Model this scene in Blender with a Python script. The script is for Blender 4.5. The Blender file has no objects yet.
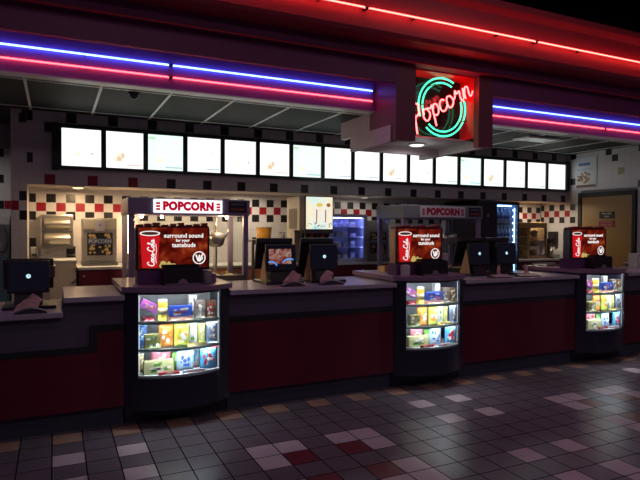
import bpy, bmesh, math, random
from mathutils import Vector, Matrix, Euler
random.seed(7)
S = bpy.context.scene
COL = S.collection
PI = math.pi

# ------------------------------------------------------------------ materials
MATS = {}
def mat(name, col, rough=.5, metal=0., emit=None, es=0., var=.12, scale=14., spec=.5, bump=0., coat=0.):
    if name in MATS: return MATS[name]
    m = bpy.data.materials.new(name); m.use_nodes = True
    nt = m.node_tree; b = nt.nodes['Principled BSDF']
    b.inputs['Roughness'].default_value = rough
    b.inputs['Metallic'].default_value = metal
    b.inputs['Specular IOR Level'].default_value = spec
    b.inputs['Coat Weight'].default_value = coat
    tc = nt.nodes.new('ShaderNodeTexCoord'); nz = nt.nodes.new('ShaderNodeTexNoise')
    nz.inputs['Scale'].default_value = scale; nz.inputs['Detail'].default_value = 4
    nt.links.new(tc.outputs['Object'], nz.inputs['Vector'])
    mx = nt.nodes.new('ShaderNodeMix'); mx.data_type = 'RGBA'
    lo = [c*(1-var) for c in col]; hi = [min(1, c*(1+var)) for c in col]
    mx.inputs[6].default_value = (*lo, 1); mx.inputs[7].default_value = (*hi, 1)
    nt.links.new(nz.outputs['Fac'], mx.inputs[0])
    nt.links.new(mx.outputs[2], b.inputs['Base Color'])
    if bump:
        bp = nt.nodes.new('ShaderNodeBump'); bp.inputs['Strength'].default_value = bump; bp.inputs['Distance'].default_value = .004
        nt.links.new(nz.outputs['Fac'], bp.inputs['Height']); nt.links.new(bp.outputs[0], b.inputs['Normal'])
    if emit:
        b.inputs['Emission Color'].default_value = (*emit, 1); b.inputs['Emission Strength'].default_value = es
    MATS[name] = m
    return m

def glow(name, col, st):
    if name in MATS: return MATS[name]
    m = bpy.data.materials.new(name); m.use_nodes = True
    nt = m.node_tree; nt.nodes.clear()
    o = nt.nodes.new('ShaderNodeOutputMaterial'); e = nt.nodes.new('ShaderNodeEmission')
    e.inputs[0].default_value = (*col, 1); e.inputs[1].default_value = st
    nt.links.new(e.outputs[0], o.inputs[0])
    MATS[name] = m
    return m

def glass(name, tint=(1, 1, 1), refl=.08, rough=.02):
    if name in MATS: return MATS[name]
    m = bpy.data.materials.new(name); m.use_nodes = True
    nt = m.node_tree; nt.nodes.clear()
    o = nt.nodes.new('ShaderNodeOutputMaterial'); mx = nt.nodes.new('ShaderNodeMixShader')
    t = nt.nodes.new('ShaderNodeBsdfTransparent'); g = nt.nodes.new('ShaderNodeBsdfGlossy')
    t.inputs[0].default_value = (*tint, 1); g.inputs['Roughness'].default_value = rough
    lw = nt.nodes.new('ShaderNodeLayerWeight'); lw.inputs[0].default_value = .5
    pw = nt.nodes.new('ShaderNodeMath'); pw.operation = 'POWER'; pw.inputs[1].default_value = 5
    ml = nt.nodes.new('ShaderNodeMath'); ml.operation = 'MULTIPLY_ADD'; ml.inputs[1].default_value = .7; ml.inputs[2].default_value = refl*.6
    nt.links.new(lw.outputs['Facing'], pw.inputs[0]); nt.links.new(pw.outputs[0], ml.inputs[0]); nt.links.new(ml.outputs[0], mx.inputs[0])
    nt.links.new(t.outputs[0], mx.inputs[1]); nt.links.new(g.outputs[0], mx.inputs[2]); nt.links.new(mx.outputs[0], o.inputs[0])
    MATS[name] = m
    return m

def frosted(name, col, tr):
    if name in MATS: return MATS[name]
    m = bpy.data.materials.new(name); m.use_nodes = True
    nt = m.node_tree; b = nt.nodes['Principled BSDF']; o = [n for n in nt.nodes if n.type == 'OUTPUT_MATERIAL'][0]
    b.inputs['Base Color'].default_value = (*col, 1); b.inputs['Roughness'].default_value = .35
    t = nt.nodes.new('ShaderNodeBsdfTranslucent'); t.inputs[0].default_value = (*tr, 1)
    a = nt.nodes.new('ShaderNodeAddShader'); nt.links.new(b.outputs[0], a.inputs[0]); nt.links.new(t.outputs[0], a.inputs[1]); nt.links.new(a.outputs[0], o.inputs[0])
    MATS[name] = m
    return m
def picture_mat(name, ramp, scale, st, detail=5., dist=.6):
    """a back-lit printed picture: colour from noise"""
    if name in MATS: return MATS[name]
    m = bpy.data.materials.new(name); m.use_nodes = True
    nt = m.node_tree; nt.nodes.clear()
    o = nt.nodes.new('ShaderNodeOutputMaterial'); e = nt.nodes.new('ShaderNodeEmission'); e.inputs[1].default_value = st
    tc = nt.nodes.new('ShaderNodeTexCoord'); nz = nt.nodes.new('ShaderNodeTexNoise'); cr = nt.nodes.new('ShaderNodeValToRGB')
    nz.inputs['Scale'].default_value = scale; nz.inputs['Detail'].default_value = detail; nz.inputs['Distortion'].default_value = dist
    nt.links.new(tc.outputs['Object'], nz.inputs['Vector']); nt.links.new(nz.outputs['Fac'], cr.inputs[0])
    el = cr.color_ramp.elements
    while len(el) < len(ramp): el.new(.5)
    for k, (p, c) in enumerate(ramp): el[k].position = p; el[k].color = (*c, 1)
    nt.links.new(cr.outputs[0], e.inputs[0]); nt.links.new(e.outputs[0], o.inputs[0])
    MATS[name] = m
    return m

# ------------------------------------------------------------------ mesh helper
class MB:
    def __init__(s): s.bm = bmesh.new(); s.mi = 0
    def _post(s, vs, M):
        for v in vs: v.co = M @ v.co
    def face(s, pts):
        vs = [s.bm.verts.new(p) for p in pts]
        f = s.bm.faces.new(vs); f.material_index = s.mi; return f
    def box(s, x0, x1, y0, y1, z0, z1, bev=0., M=None):
        t = bmesh.new()
        bmesh.ops.create_cube(t, size=1)
        for v in t.verts: v.co = Vector((x0+(v.co.x+.5)*(x1-x0), y0+(v.co.y+.5)*(y1-y0), z0+(v.co.z+.5)*(z1-z0)))
        if bev: bmesh.ops.bevel(t, geom=t.edges[:], offset=bev, segments=2, profile=.6, affect='EDGES')
        s.add(t, M); return s
    def add(s, t, M=None):
        mp = {}
        for v in t.verts: mp[v] = s.bm.verts.new(M @ v.co if M else v.co)
        for f in t.faces:
            try: nf = s.bm.faces.new([mp[v] for v in f.verts])
            except ValueError: continue
            nf.material_index = s.mi; nf.smooth = f.smooth
        t.free()
    def prism(s, pts, d, M=None, axis='z', a=0.):
        """pts 2D polygon extruded along axis from a to a+d"""
        def mk(p, h):
            if axis == 'z': v = Vector((p[0], p[1], h))
            elif axis == 'y': v = Vector((p[0], h, p[1]))
            else: v = Vector((h, p[0], p[1]))
            return M @ v if M else v
        A = [s.bm.verts.new(mk(p, a)) for p in pts]; B = [s.bm.verts.new(mk(p, a+d)) for p in pts]
        n = len(pts)
        fs = [s.bm.faces.new(A), s.bm.faces.new(B)]
        for i in range(n): fs.append(s.bm.faces.new((A[i], A[(i+1) % n], B[(i+1) % n], B[i])))
        for f in fs: f.material_index = s.mi
        return s
    def lathe(s, prof, c=(0, 0, 0), n=20, M=None, smooth=True):
        rings = []
        for r, z in prof:
            rings.append([s.bm.verts.new((M @ Vector((r*math.cos(2*PI*k/n), r*math.sin(2*PI*k/n), z)) if M else Vector((c[0]+r*math.cos(2*PI*k/n), c[1]+r*math.sin(2*PI*k/n), c[2]+z)))) for k in range(n)])
        for a, b in zip(rings, rings[1:]):
            for k in range(n):
                f = s.bm.faces.new((a[k], a[(k+1) % n], b[(k+1) % n], b[k])); f.material_index = s.mi; f.smooth = smooth
        for r in (rings[0], rings[-1]):
            f = s.bm.faces.new(r); f.material_index = s.mi
        return s
    def tube(s, pts, r, n=8, closed=False):
        P = [Vector(p) for p in pts]; m = len(P); rings = []; up = None
        for i in range(m):
            if closed: d = P[(i+1) % m]-P[i-1]
            else: d = P[min(i+1, m-1)]-P[max(i-1, 0)]
            d.normalize()
            if up is None: up = d.orthogonal().normalized()
            up = (up-d*up.dot(d))
            up = up.normalized() if up.length > 1e-6 else d.orthogonal().normalized()
            q = d.cross(up)
            rings.append([s.bm.verts.new(P[i]+(up*math.cos(2*PI*k/n)+q*math.sin(2*PI*k/n))*r) for k in range(n)])
        pr = list(zip(rings, rings[1:]))+([(rings[-1], rings[0])] if closed else [])
        for a, b in pr:
            for k in range(n):
                f = s.bm.faces.new((a[k], a[(k+1) % n], b[(k+1) % n], b[k])); f.smooth = True; f.material_index = s.mi
        if not closed:
            for q in (rings[0], rings[-1]): s.bm.faces.new(q).material_index = s.mi
        return s
    def disc(s, cx, cz, rx, rz, y, th=.0015, n=24):
        return s.prism([(cx+rx*math.cos(2*PI*k/n), cz+rz*math.sin(2*PI*k/n)) for k in range(n)], th, axis='y', a=y-th)
    def ring(s, cx, cz, r0, r1, y, th=.0015, n=28):
        for k in range(n):
            a, b = 2*PI*k/n, 2*PI*(k+1)/n
            s.prism([(cx+r0*math.cos(a), cz+r0*math.sin(a)), (cx+r1*math.cos(a), cz+r1*math.sin(a)), (cx+r1*math.cos(b), cz+r1*math.sin(b)), (cx+r0*math.cos(b), cz+r0*math.sin(b))], th, axis='y', a=y-th)
        return s
    def stroke(s, pts, w, y, th=.0015):
        """flat painted stroke in the xz plane"""
        for (x0, z0), (x1, z1) in zip(pts, pts[1:]):
            dx, dz = x1-x0, z1-z0; L = math.hypot(dx, dz) or 1e-6
            nx, nz = -dz/L*w/2, dx/L*w/2; ex, ez = dx/L*w*.2, dz/L*w*.2
            s.prism([(x0+nx-ex, z0+nz-ez), (x0-nx-ex, z0-nz-ez), (x1-nx+ex, z1-nz+ez), (x1+nx+ex, z1+nz+ez)], th, axis='y', a=y-th)
        return s
    def build(s, name, mats, parent=None, smooth=False):
        bmesh.ops.recalc_face_normals(s.bm, faces=s.bm.faces[:])
        me = bpy.data.meshes.new(name); s.bm.to_mesh(me); s.bm.free()
        if not isinstance(mats, (list, tuple)): mats = [mats]
        for m in mats: me.materials.append(m)
        if smooth:
            for p in me.polygons: p.use_smooth = True
        o = bpy.data.objects.new(name, me); COL.objects.link(o)
        if parent: o.parent = parent
        return o

def tag(o, label=None, cat=None, group=None, kind=None):
    if label: o['label'] = label
    if cat: o['category'] = cat
    if group: o['group'] = group
    if kind: o['kind'] = kind
    return o
def thing(name, label, cat, loc=(0, 0, 0), rz=0., group=None):
    o = bpy.data.objects.new(name, None); COL.objects.link(o)
    o.location = loc; o.rotation_euler = (0, 0, rz); o.empty_display_size = .1
    return tag(o, label, cat, group)
def bx(name, m, dims, parent=None, bev=0.):
    b = MB(); b.box(*dims, bev=bev); return b.build(name, m, parent)
def struct(o, label=None):
    o['kind'] = 'structure'
    if label: o['label'] = label
    return o

def text_mesh(body, size, bold=0., sx=1.):
    cu = bpy.data.curves.new('lettering', 'FONT'); cu.body = body; cu.size = size; cu.align_x = 'CENTER'; cu.align_y = 'CENTER'
    cu.offset = bold; cu.extrude = .0008; cu.space_character = 1.0+bold*14; cu.resolution_u = 3
    o = bpy.data.objects.new('lettering', cu); COL.objects.link(o)
    dg = bpy.context.evaluated_depsgraph_get()
    me = bpy.data.meshes.new_from_object(o.evaluated_get(dg))
    bpy.data.objects.remove(o); bpy.data.curves.remove(cu)
    return me
def text(body, size, m, parent, loc, name='lettering', bold=0., sx=1., rot=(PI/2, 0, 0)):
    me = text_mesh(body, size, bold); me.name = name
    M = Matrix.Translation(loc) @ Euler(rot).to_matrix().to_4x4() @ Matrix.Diagonal((sx, 1, 1, 1))
    me.transform(M); me.materials.clear(); me.materials.append(m)
    o = bpy.data.objects.new(name, me); COL.objects.link(o); o.parent = parent
    return o

def catmull(pts, n=6, closed=False):
    P = [Vector(p) for p in pts]; out = []; m = len(P)
    rng = range(m if closed else m-1)
    for i in rng:
        if closed: a, b, c, d = P[i-1], P[i], P[(i+1) % m], P[(i+2) % m]
        else: a, b, c, d = P[max(i-1, 0)], P[i], P[i+1], P[min(i+2, m-1)]
        for k in range(n):
            t = k/n
            out.append(.5*((2*b)+(c-a)*t+(2*a-5*b+4*c-d)*t*t+(3*b-a-3*c+d)*t**3))
    if not closed: out.append(P[-1])
    return out

# ------------------------------------------------------------------ palette
M_white = mat('tile_white', (.62, .59, .62), .32, var=.04, scale=3)
M_black = mat('tile_black', (.012, .011, .016), .3)
M_red = mat('tile_red', (.28, .008, .022), .3)
M_olive = mat('tile_olive', (.3, .27, .1), .3)
M_grout = mat('grout_pale', (.5, .47, .49), .7)
M_fslate = mat('floor_slate', (.116, .090, .114), .31, var=.22, scale=9, bump=.15, spec=.55)
M_fpale = mat('floor_pale', (.42, .33, .37), .4, var=.1, scale=9, bump=.1)
M_fmaroon = mat('floor_maroon', (.13, .016, .026), .36, var=.2, scale=9)
M_forange = mat('floor_terracotta', (.33, .19, .145), .4, var=.18, scale=9)
M_fgrout = mat('floor_grout', (.008, .007, .008), .9, spec=.05)
M_lam = mat('purple_laminate', (.10, .078, .125), .42, var=.08)
M_lamtop = mat('lilac_worktop', (.42, .36, .45), .24, var=.12, scale=60)
M_redpan = mat('red_panel', (.11, .003, .017), .45, var=.08)
M_blk = mat('black_plastic', (.016, .015, .02), .4)
M_blkm = mat('black_matt', (.01, .009, .012), .6)
M_navy = mat('navy_mosaic', (.02, .02, .04), .32, var=.35, scale=60, bump=.3)
M_kick = mat('navy_kick', (.05, .05, .085), .5)
M_maroon = mat('maroon_paint', (.20, .035, .13), .55, var=.08)
M_dpurp = mat('dark_purple_paint', (.13, .045, .16), .55, var=.08)
M_redpaint = mat('red_paint', (.5, .02, .04), .5, var=.06)
M_bay = mat('bay_paint', (.22, .10, .30), .55, var=.06)
M_ceilt = mat('ceiling_panel', (.02, .023, .023), .7, var=.3, scale=90, spec=.25)
M_tbar = mat('tbar_white', (.85, .9, .84), .4)
M_black_ceiling = mat('lobby_black', (.006, .006, .008), .9)
M_lav = mat('lavender_enamel', (.28, .22, .36), .4, var=.05)
M_steel = mat('brushed_steel', (.5, .48, .46), .32, metal=.9, var=.1, scale=50)
M_dsteel = mat('dark_steel', (.2, .19, .19), .35, metal=.8)
M_tan = mat('tan_wood', (.7, .46, .22), .5, var=.2, scale=25)
M_dtan = mat('tan_card', (.42, .28, .14), .6, var=.1)
M_cream = mat('cream_panel', (.62, .55, .43), .5, var=.06)
M_grey = mat('grey_panel', (.3, .29, .3), .5)
M_lgrey = mat('light_grey', (.55, .55, .56), .45)
M_wpaper = mat('white_paper', (.8, .8, .8), .7)
M_pink = mat('pink_paper', (.9, .62, .64), .8, var=.06)
M_glass = glass('clear_glass', (.97, .99, .98), .05)
M_sglass = glass('shelf_glass', (.86, .95, .93), .09)
M_screen = mat('dark_screen', (.008, .008, .012), .16, spec=.5, var=.05, emit=(.3, .3, .65), es=.008)

# ------------------------------------------------------------------ tiled surfaces
def tiles(name, O, U, V, su, sv, nu, nv, mats, pick, grout, g=.0022, parent=None):
    """a tiled sheet: one mesh, each tile set in grout.  pick(i,j) -> material index (0 = none)"""
    O, U, V = Vector(O), Vector(U), Vector(V); b = MB(); bm = b.bm
    for i in range(nu):
        for j in range(nv):
            k = pick(i, j)
            if k is None: continue
            o = [O+U*(i*su)+V*(j*sv), O+U*((i+1)*su)+V*(j*sv), O+U*((i+1)*su)+V*((j+1)*sv), O+U*(i*su)+V*((j+1)*sv)]
            c = [O+U*(i*su+g)+V*(j*sv+g), O+U*((i+1)*su-g)+V*(j*sv+g), O+U*((i+1)*su-g)+V*((j+1)*sv-g), O+U*(i*su+g)+V*((j+1)*sv-g)]
            vo = [bm.verts.new(p) for p in o]; vi = [bm.verts.new(p) for p in c]
            f = bm.faces.new(vi); f.material_index = k
            for q in range(4):
                f = bm.faces.new((vo[q], vo[(q+1) % 4], vi[(q+1) % 4], vi[q])); f.material_index = len(mats)
    me = bpy.data.meshes.new(name); bm.to_mesh(me); bm.free()
    for m in mats+[grout]: me.materials.append(m)
    ob = bpy.data.objects.new(name, me); COL.objects.link(ob)
    if parent: ob.parent = parent
    return ob

# floor: slate tiles with pale, maroon and terracotta accents
ts = .20982; FX, FY = 1.23489, 3.86266
I0, I1, J0, J1 = -30, 46, -34, 20
def fpick(i, j):
    i += I0; j += J0
    j += 1                                     # j now names the tile by its far edge
    k = i % 14
    if j == 4: return 3 if i % 2 == 0 else 0
    if j > 4: return 0
    jj = (j+40) % 9-4 if j < -6 else j          # pattern goes on behind the camera
    if k in (0, 1, 3, 4) and jj in (0, -1, -3, -4):
        inner = (k in (1, 3)) and (jj in (-1, -3))
        return 2 if inner else 1
    if k in (8, 10) and jj in (2, 0, -4, -6): return 1
    return 0
fl = tiles('floor', (FX+I0*ts, FY+J0*ts, 0), (1, 0, 0), (0, 1, 0), ts, ts, I1-I0, J1-J0, [M_fslate, M_fpale, M_fmaroon, M_forange], fpick, M_fgrout, .0043)
struct(fl, 'floor of dark slate tiles with pale, maroon and terracotta accents')

WT = [M_white, M_black, M_red, M_olive]
YS, YB, XR, ZC = 6.8, 7.35, 7.87, 2.86
tw, th = .1059, .104
# back wall inside the serving alcove
def bpick(i, j):
    z = j
    if i in (4, 8) and j == 12: return 1
    if j == 18: return 1 if i % 2 == 0 else 0
    if j == 17: return 2 if i % 2 == 1 else 0
    if j == 16: return 1 if i % 2 == 0 else 0
    if j in (11, 13) and (i*7+j) % 13 == 0: return 1
    return 0
bw = tiles('wall_back', (-.09-2*tw, YB, .011), (1, 0, 0), (0, 0, 1), tw, .104, 78, 20, WT, bpick, M_grout); struct(bw, 'cream tiled back wall with a chequered black and red band')
# soffit above the alcove
sw_ = .1087
def spick(i, j):
    if j == 0: return (2 if i < 12 else 1) if i % 4 == 2 else 0
    if j == 6: return 1 if i % 4 == 0 else 0
    if (i, j) in ((0, 2), (2, 5), (1, 4)): return 1 if (i, j) != (1, 4) else 0
    return 0
so = MB(); so.box(-.27, XR, YS+.004, YB+.05, 2.055, ZC-.002)
so = so.build('wall_soffit', mat('soffit_plaster', (.5, .46, .44), .6)); struct(so, 'boxed soffit carrying the row of menu boards')
st = tiles('trim_1', (-.1-2*sw_, YS, 2.06), (1, 0, 0), (0, 0, 1), sw_, .1135, 76, 7, WT, spick, M_grout); struct(st, 'white tile facing of the soffit with spaced black tiles')
# pillar at the left end
def ppick(i, j):
    m = j
    if m == 18 and i == 1: return 1
    if m == 17 and i == 0: return 2
    if m == 16 and i == 1: return 1
    if m == 26 and i == 1: return 1
    return 0
pl = tiles('wall_left', (-.42, YS-.002, 0), (1, 0, 0), (0, 0, 1), .0765, .1043, 2, 27, WT, ppick, M_grout)
struct(pl, 'narrow white tiled pillar at the end of the soffit')
pb = bx('wall_pillar', mat('pillar_core', (.5, .48, .47), .6), (-.42, -.268, YS+.002, YB+.1, 0, ZC-.002)); struct(pb, 'core of the tiled pillar beside the alcove')
# right wall with the door
def rpick(i, j):
    y = 7.39-(i+.5)*.11; z = (j+.5)*.1065
    if 5.5 < y < 6.55 and z < 2.24: return None
    if y > 6.58 and z < 2.06:
        if j == 18 or j == 16: return 1 if i % 2 == 0 else 0
        if j == 17: return 2 if i % 2 == 1 else 0
    if (i, j) in ((6, 26), (12, 26), (13, 25), (6, 22), (17, 26), (17, 21), (20, 26), (18, 18), (18, 15), (18, 11), (21, 17), (8, 24)): return 1
    if (i, j) in ((14, 23), (18, 23)): return 3
    return 0
rw = tiles('wall_right', (XR, 7.39, 0), (0, -1, 0), (0, 0, 1), .11, .1065, 31, 27, WT, rpick, M_grout); struct(rw, 'white tiled side wall with scattered black tiles')
rb = bx('wall_right_core', mat('wall_core', (.3, .28, .28), .8), (XR+.02, XR+.12, 3.98, 7.5, 0, 3.0)); struct(rb)
bb = bx('wall_back_core', MATS['wall_core'], (-.42, XR+.1, YB+.06, YB+.15, 0, 3.0)); struct(bb)
# room beyond the pillar
def lpick(i, j):
    if j == 17: return 2 if (i % 2) else 1
    if (i, j) in ((17, 22), (18, 20), (14, 21), (18, 23), (16, 20), (13, 24)): return 1
    return 0
lw_ = tiles('wall_far', (-2.6, 7.9, 0), (1, 0, 0), (0, 0, 1), .1073, .1065, 21, 24, WT, lpick, M_grout); struct(lw_, 'tiled wall seen past the pillar')
lu = bx('wall_far_upper', mat('grey_plaster', (.3, .3, .3), .7), (-2.6, -.35, 7.9, 8.0, 2.556, 3.1)); struct(lu)

# concession ceiling with T-bars
ce = bx('ceiling', M_ceilt, (-4, XR+.1, 5.25, 8.0, ZC, ZC+.04)); struct(ce, 'dark metal panel ceiling over the counter')
b = MB()
for k in range(-7, 13): b.box(.385+k*.6125-.012, .385+k*.6125+.012, 5.3, YS, ZC-.006, ZC-.0005)
b.box(-4, XR, 5.41, 5.435, ZC-.007, ZC-.0005); b.box(-4, XR, 6.63, 6.655, ZC-.007, ZC-.0005)
b.box(-4, XR, 5.205, 5.34, ZC-.012, ZC-.0005)
struct(b.build('trim_2', M_tbar), 'white ceiling grid bars')
lc = bx('ceiling_lobby', M_black_ceiling, (-7, 14, -6, 5.3, 4.6, 4.7)); struct(lc, 'black lobby ceiling')

# ------------------------------------------------------------------ fascia over the counter
YA, YN, YBt, YCt = 4.8, 5.22, 4.72, 4.45
BX0, BX1 = 3.12, 4.39
def fascia(name, x0, x1, lab):
    b = MB()
    b.mi = 0; b.box(x0, x1, YN+.0, YN+.08, ZC-.002, 3.3)                   # bay wall behind the tubes
    struct(b.build(name, M_bay), lab)
fascia('trim_3', -4, BX0, 'recessed neon bay over the counter, beside the tiled pillar')
fascia('trim_4', BX1, 9.5, 'recessed neon bay over the counter, beside the wooden door')
b = MB(); b.box(-4, BX0, YA, YA+.05, 3.07, 3.3); b.box(BX1, 9.5, YA, YA+.05, 3.07, 3.3); struct(b.build('trim_5', M_maroon), 'lower maroon step of the fascia')
b = MB(); b.box(-4, 9.5, YBt, YN, 3.275, 3.55); struct(b.build('trim_6', M_maroon), 'middle maroon step of the fascia')
b = MB(); b.tube([(-4, YBt, 3.277), (9.5, YBt, 3.277)], .011); struct(b.build('trim_7', M_redpaint), 'thin red bead under the middle step')
b = MB()
prof = [(5.3, 3.395), (YCt+.03, 3.395), (YCt, 3.425), (YCt, 3.8), (YCt-.05, 3.86), (YCt-.06, 3.92), (YCt+.03, 3.95), (5.3, 3.95)]
b.prism(prof, 13.5, axis='x', a=-4); struct(b.build('trim_8', mat('cove_red', (.36, .035, .06), .5, var=.05)), 'tall red cove behind the upper neon tube')
b = MB(); b.box(-4, 9.5, 5.3, 5.4, 3.0, 4.6); struct(b.build('wall_front', M_black_ceiling), 'wall carrying the fascia')

# popcorn sign housing
OX0, OX1, OZ1 = 3.36, 4.19, 3.275
b = MB()
b.box(BX0, OX0, YA, YA+.08, 2.5, 3.28)
b.box(OX1, BX1, YA, YA+.08, 2.5, 3.28)
b.box(BX0, BX0+.06, YA+.08, YN+.1, 2.66, 3.28)
b.box(BX1-.06, BX1, YA+.08, 6.1, 2.5, 3.28)
b.box(BX0+.06, BX1-.06, 5.14, 5.22, 2.6, 3.28)
struct(b.build('trim_9', mat('housing_paint', (.2, .03, .06), .5, var=.06)), 'sign housing hanging below the fascia')
M_litside = mat('housing_paint_lit', (.6, .44, .48), .5)  # paler copy of the housing paint: menu board light put into the colour
b = MB(); b.box(BX0-.012, BX0+.06, YA+.08, 5.74, 2.49, 2.66); b.box(BX0, BX0+.06, YN+.1, 6.0, 2.66, ZC); b.box(BX0+.06, BX1-.06, 5.68, 5.74, 2.5, ZC); struct(b.build('trim_11', M_litside), 'side band of the sign housing, coloured pale as lit')
b = MB()
b.box(OX0-.002, OX1, YA+.08, 5.13, 3.262, 3.28); b.box(OX1, OX1+.015, YA+.08, 5.13, 2.6, 3.28); b.box(OX0-.015, OX0, YA+.08, 5.13, 2.6, 3.28)
struct(b.build('trim_10', mat('reveal_red', (.75, .015, .03), .4, var=.05)), 'red lining of the sign opening')
b = MB(); b.box(BX0+.06, BX1-.067, 5.0, 5.68, 2.583, 2.598); b.box(BX1-.066, BX1-.0605, YA+.09, 6.09, 2.501, 2.6); struct(b.build('ceiling_housing', mat('housing_lid', (.65, .63, .63), .5)), 'underside of the sign housing')

# ------------------------------------------------------------------ neon tubes
N_blue = glow('neon_blue', (.08, .16, 1.), 13.5)
N_red = glow('neon_pink', (1., .06, .075), 7.5)
N_red2 = glow('neon_red', (1., .075, .06), 11.)
M_clip = mat('tube_clip', (.05, .05, .06), .4)
def neon(name, x0, x1, y, z, m, label, back, clips=(), group='straight neon tubes on the fascia'):
    t = thing(name, label, 'neon tube', ((x0+x1)/2, y, z), 0, group)
    h = (x1-x0)/2
    b = MB(); b.tube([(-h+.03, .045, 0), (-h, .012, 0), (-h+.02, 0, 0), (h-.02, 0, 0), (h, .012, 0), (h-.03, .045, 0)][1:-1], .0075, 10); b.build('glass_tube', m, t)
    for s in (-1, 1):
        b = MB(); b.tube([(s*(h+.004), 0, 0), (s*(h+.004), back, 0)], .012, 8); b.build('end_cap', M_clip, t)
    n = max(2, int(h*2/1.1))
    for k in range(n):
        x = -h+(k+.5)*2*h/n
        b = MB(); b.box(x-.006, x+.006, .006, back, -.013, .013); b.build('clip', M_clip, t)
    return t
xb = .96
neon('neon_tube', -3.3, xb-.012, 5.197, 3.07, N_blue, 'blue neon tube, longer one beside the tiled pillar end of the bay', .025)
neon('neon_tube', xb+.012, 3.09, 5.197, 3.07, N_blue, 'blue neon tube ending against the popcorn sign housing', .025)
neon('neon_tube', BX1+.05, 9.3, 5.197, 3.07, N_blue, 'blue neon tube above the wooden door end of the counter', .025)
neon('neon_tube', -3.3, xb-.012, 5.197, 2.96, N_red, 'pink red neon tube under the long blue one by the pillar', .025)
neon('neon_tube', xb+.012, 3.09, 5.197, 2.96, N_red, 'pink red neon tube under the blue one ending at the housing', .025)
neon('neon_tube', BX1+.05, 6.72, 5.197, 2.96, N_red, 'pink red neon tube starting at the right side of the sign housing', .025)
neon('neon_tube', 6.745, 9.3, 5.197, 2.96, N_red, 'pink red neon tube running out of view past the door', .025)
neon('neon_tube', .7, 2.53, 4.395, 3.58, N_red2, 'upper red neon tube on the cove, cut by the top edge', .056)
neon('neon_tube', 2.555, 4.6, 4.395, 3.58, N_red2, 'upper red neon tube on the cove, above the popcorn sign', .056)
neon('neon_tube', 4.625, 8.5, 4.395, 3.58, N_red2, 'upper red neon tube on the cove, on the door side', .056)

# ------------------------------------------------------------------ neon popcorn sign
ns = thing('neon_sign', 'neon sign with red script Popcorn across double green rings', 'neon sign', (3.86, 5.13, 2.935))
bx('backing', mat('gloss_black', (.01, .01, .012), .12, var=.02), (-.52, .34, -.012, 0, -.333, .335), ns)
N_green = glow('neon_green', (.08, .95, .5), 2.0)
N_script = glow('neon_script', (1., .05, .05), 15.)
def arc(r, a0, a1, y, n=40, cx=0., cz=0.):
    return [(cx+r*math.cos(a0+(a1-a0)*k/n), y, cz+r*math.sin(a0+(a1-a0)*k/n)) for k in range(n+1)]
RC = (.0, .0)
for r in (.317, .266):
    b = MB(); b.tube(arc(r, math.radians(62), math.radians(203), -.12), .0098, 8); b.build('ring', N_green, ns)
    b = MB(); b.tube(arc(r, math.radians(228), math.radians(378), -.12), .0098, 8); b.build('ring', N_green, ns)
SL = [
    [(-.05, 1.25), (.25, 1.75), (.75, 1.85), (1.05, 1.45), (.85, .95), (.4, .75)],                       # P bowl
    [(.55, 1.5), (.38, .7), (.22, 0), (.1, -.55)],
    [(1.75, .95), (1.4, .95), (1.2, .5), (1.35, .05), (1.7, .1), (1.9, .5), (1.75, .95), (2.1, .8)],        # o
    [(2.1, .8), (2.3, 1.0), (2.25, .4), (2.2, -.2), (2.15, -.75)],                                         # p
    [(2.28, .6), (2.5, .98), (2.8, .85), (2.85, .4), (2.6, .05), (2.3, .15)],
    [(3.65, .85), (3.4, 1.0), (3.1, .75), (3.08, .25), (3.35, .02), (3.7, .2), (3.9, .55)],                # c
    [(4.35, .95), (4.0, .95), (3.85, .5), (4.0, .05), (4.35, .1), (4.55, .5), (4.35, .95)],       # o
    [(4.55, .5), (4.8, .62), (5.0, 1.12), (5.08, .82), (5.4, .92), (5.36, .4), (5.45, .02), (5.7, .2)],     # r
    [(5.7, .2), (5.85, .98), (5.88, .5), (5.86, .02)], [(5.88, .45), (6.1, .95), (6.36, .85), (6.34, .25), (6.5, .02), (6.8, .35)],  # n
]
ang = math.radians(29); k_ = .131
b = MB()
for stp in SL:
    pts = [Vector((p[0], 0, p[1])) for p in stp]
    q = catmull(pts, 5)
    b.tube([(-.470+(p.x*math.cos(ang)-p.z*math.sin(ang)*.75)*k_, -.27, -.292+(p.x*math.sin(ang)+p.z*math.cos(ang))*k_) for p in q], .0078, 7)
b.build('script_lettering', N_script, ns)
b = MB()
for x, z in ((-.2, .2), (.2, .18), (-.1, -.25), (.22, -.15), (-.28, 0), (.05, .02)):
    b.tube([(x, -.262, z), (x, -.012, z)], .005, 6)
b.build('tube_post', M_clip, ns)

# ------------------------------------------------------------------ menu boards
M_mframe = mat('menu_frame', (.02, .03, .026), .3)
G_menu = glow('menu_white', (.95, 1., .965), 1.3)
G_menug = glow('menu_mint', (.80, 1., .90), 1.2)
G = {'tan': glow('print_tan', (1., .86, .66), 1.1), 'yellow': glow('print_yellow', (1., .95, .75), 1.15), 'brown': glow('print_brown', (.92, .68, .5), .95),
     'rose': glow('print_rose', (.97, .74, .7), .98), 'blue': glow('print_blue', (.6, .8, .9), .9), 'green': glow('print_green', (.6, .93, .6), .95), 'grey': glow('print_grey', (.6, .68, .66), .85)}
ords = 'first second third fourth fifth sixth seventh eighth ninth tenth eleventh twelfth thirteenth fourteenth fifteenth sixteenth seventeenth'.split()
kinds = 'ABCDABCDABCDABCDA'
kinds = ['A', 'B', 'C', 'D', 'A', 'B', 'C', 'D', 'D', 'B', 'A', 'D', 'C', 'B', 'A', 'D', 'A']
desc = {'A': 'faint yellow food spots', 'B': 'a burger picture and rose strip', 'C': 'mint corners and yellow food', 'D': 'a plain face and blue strip'}
MP = .4561
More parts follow.
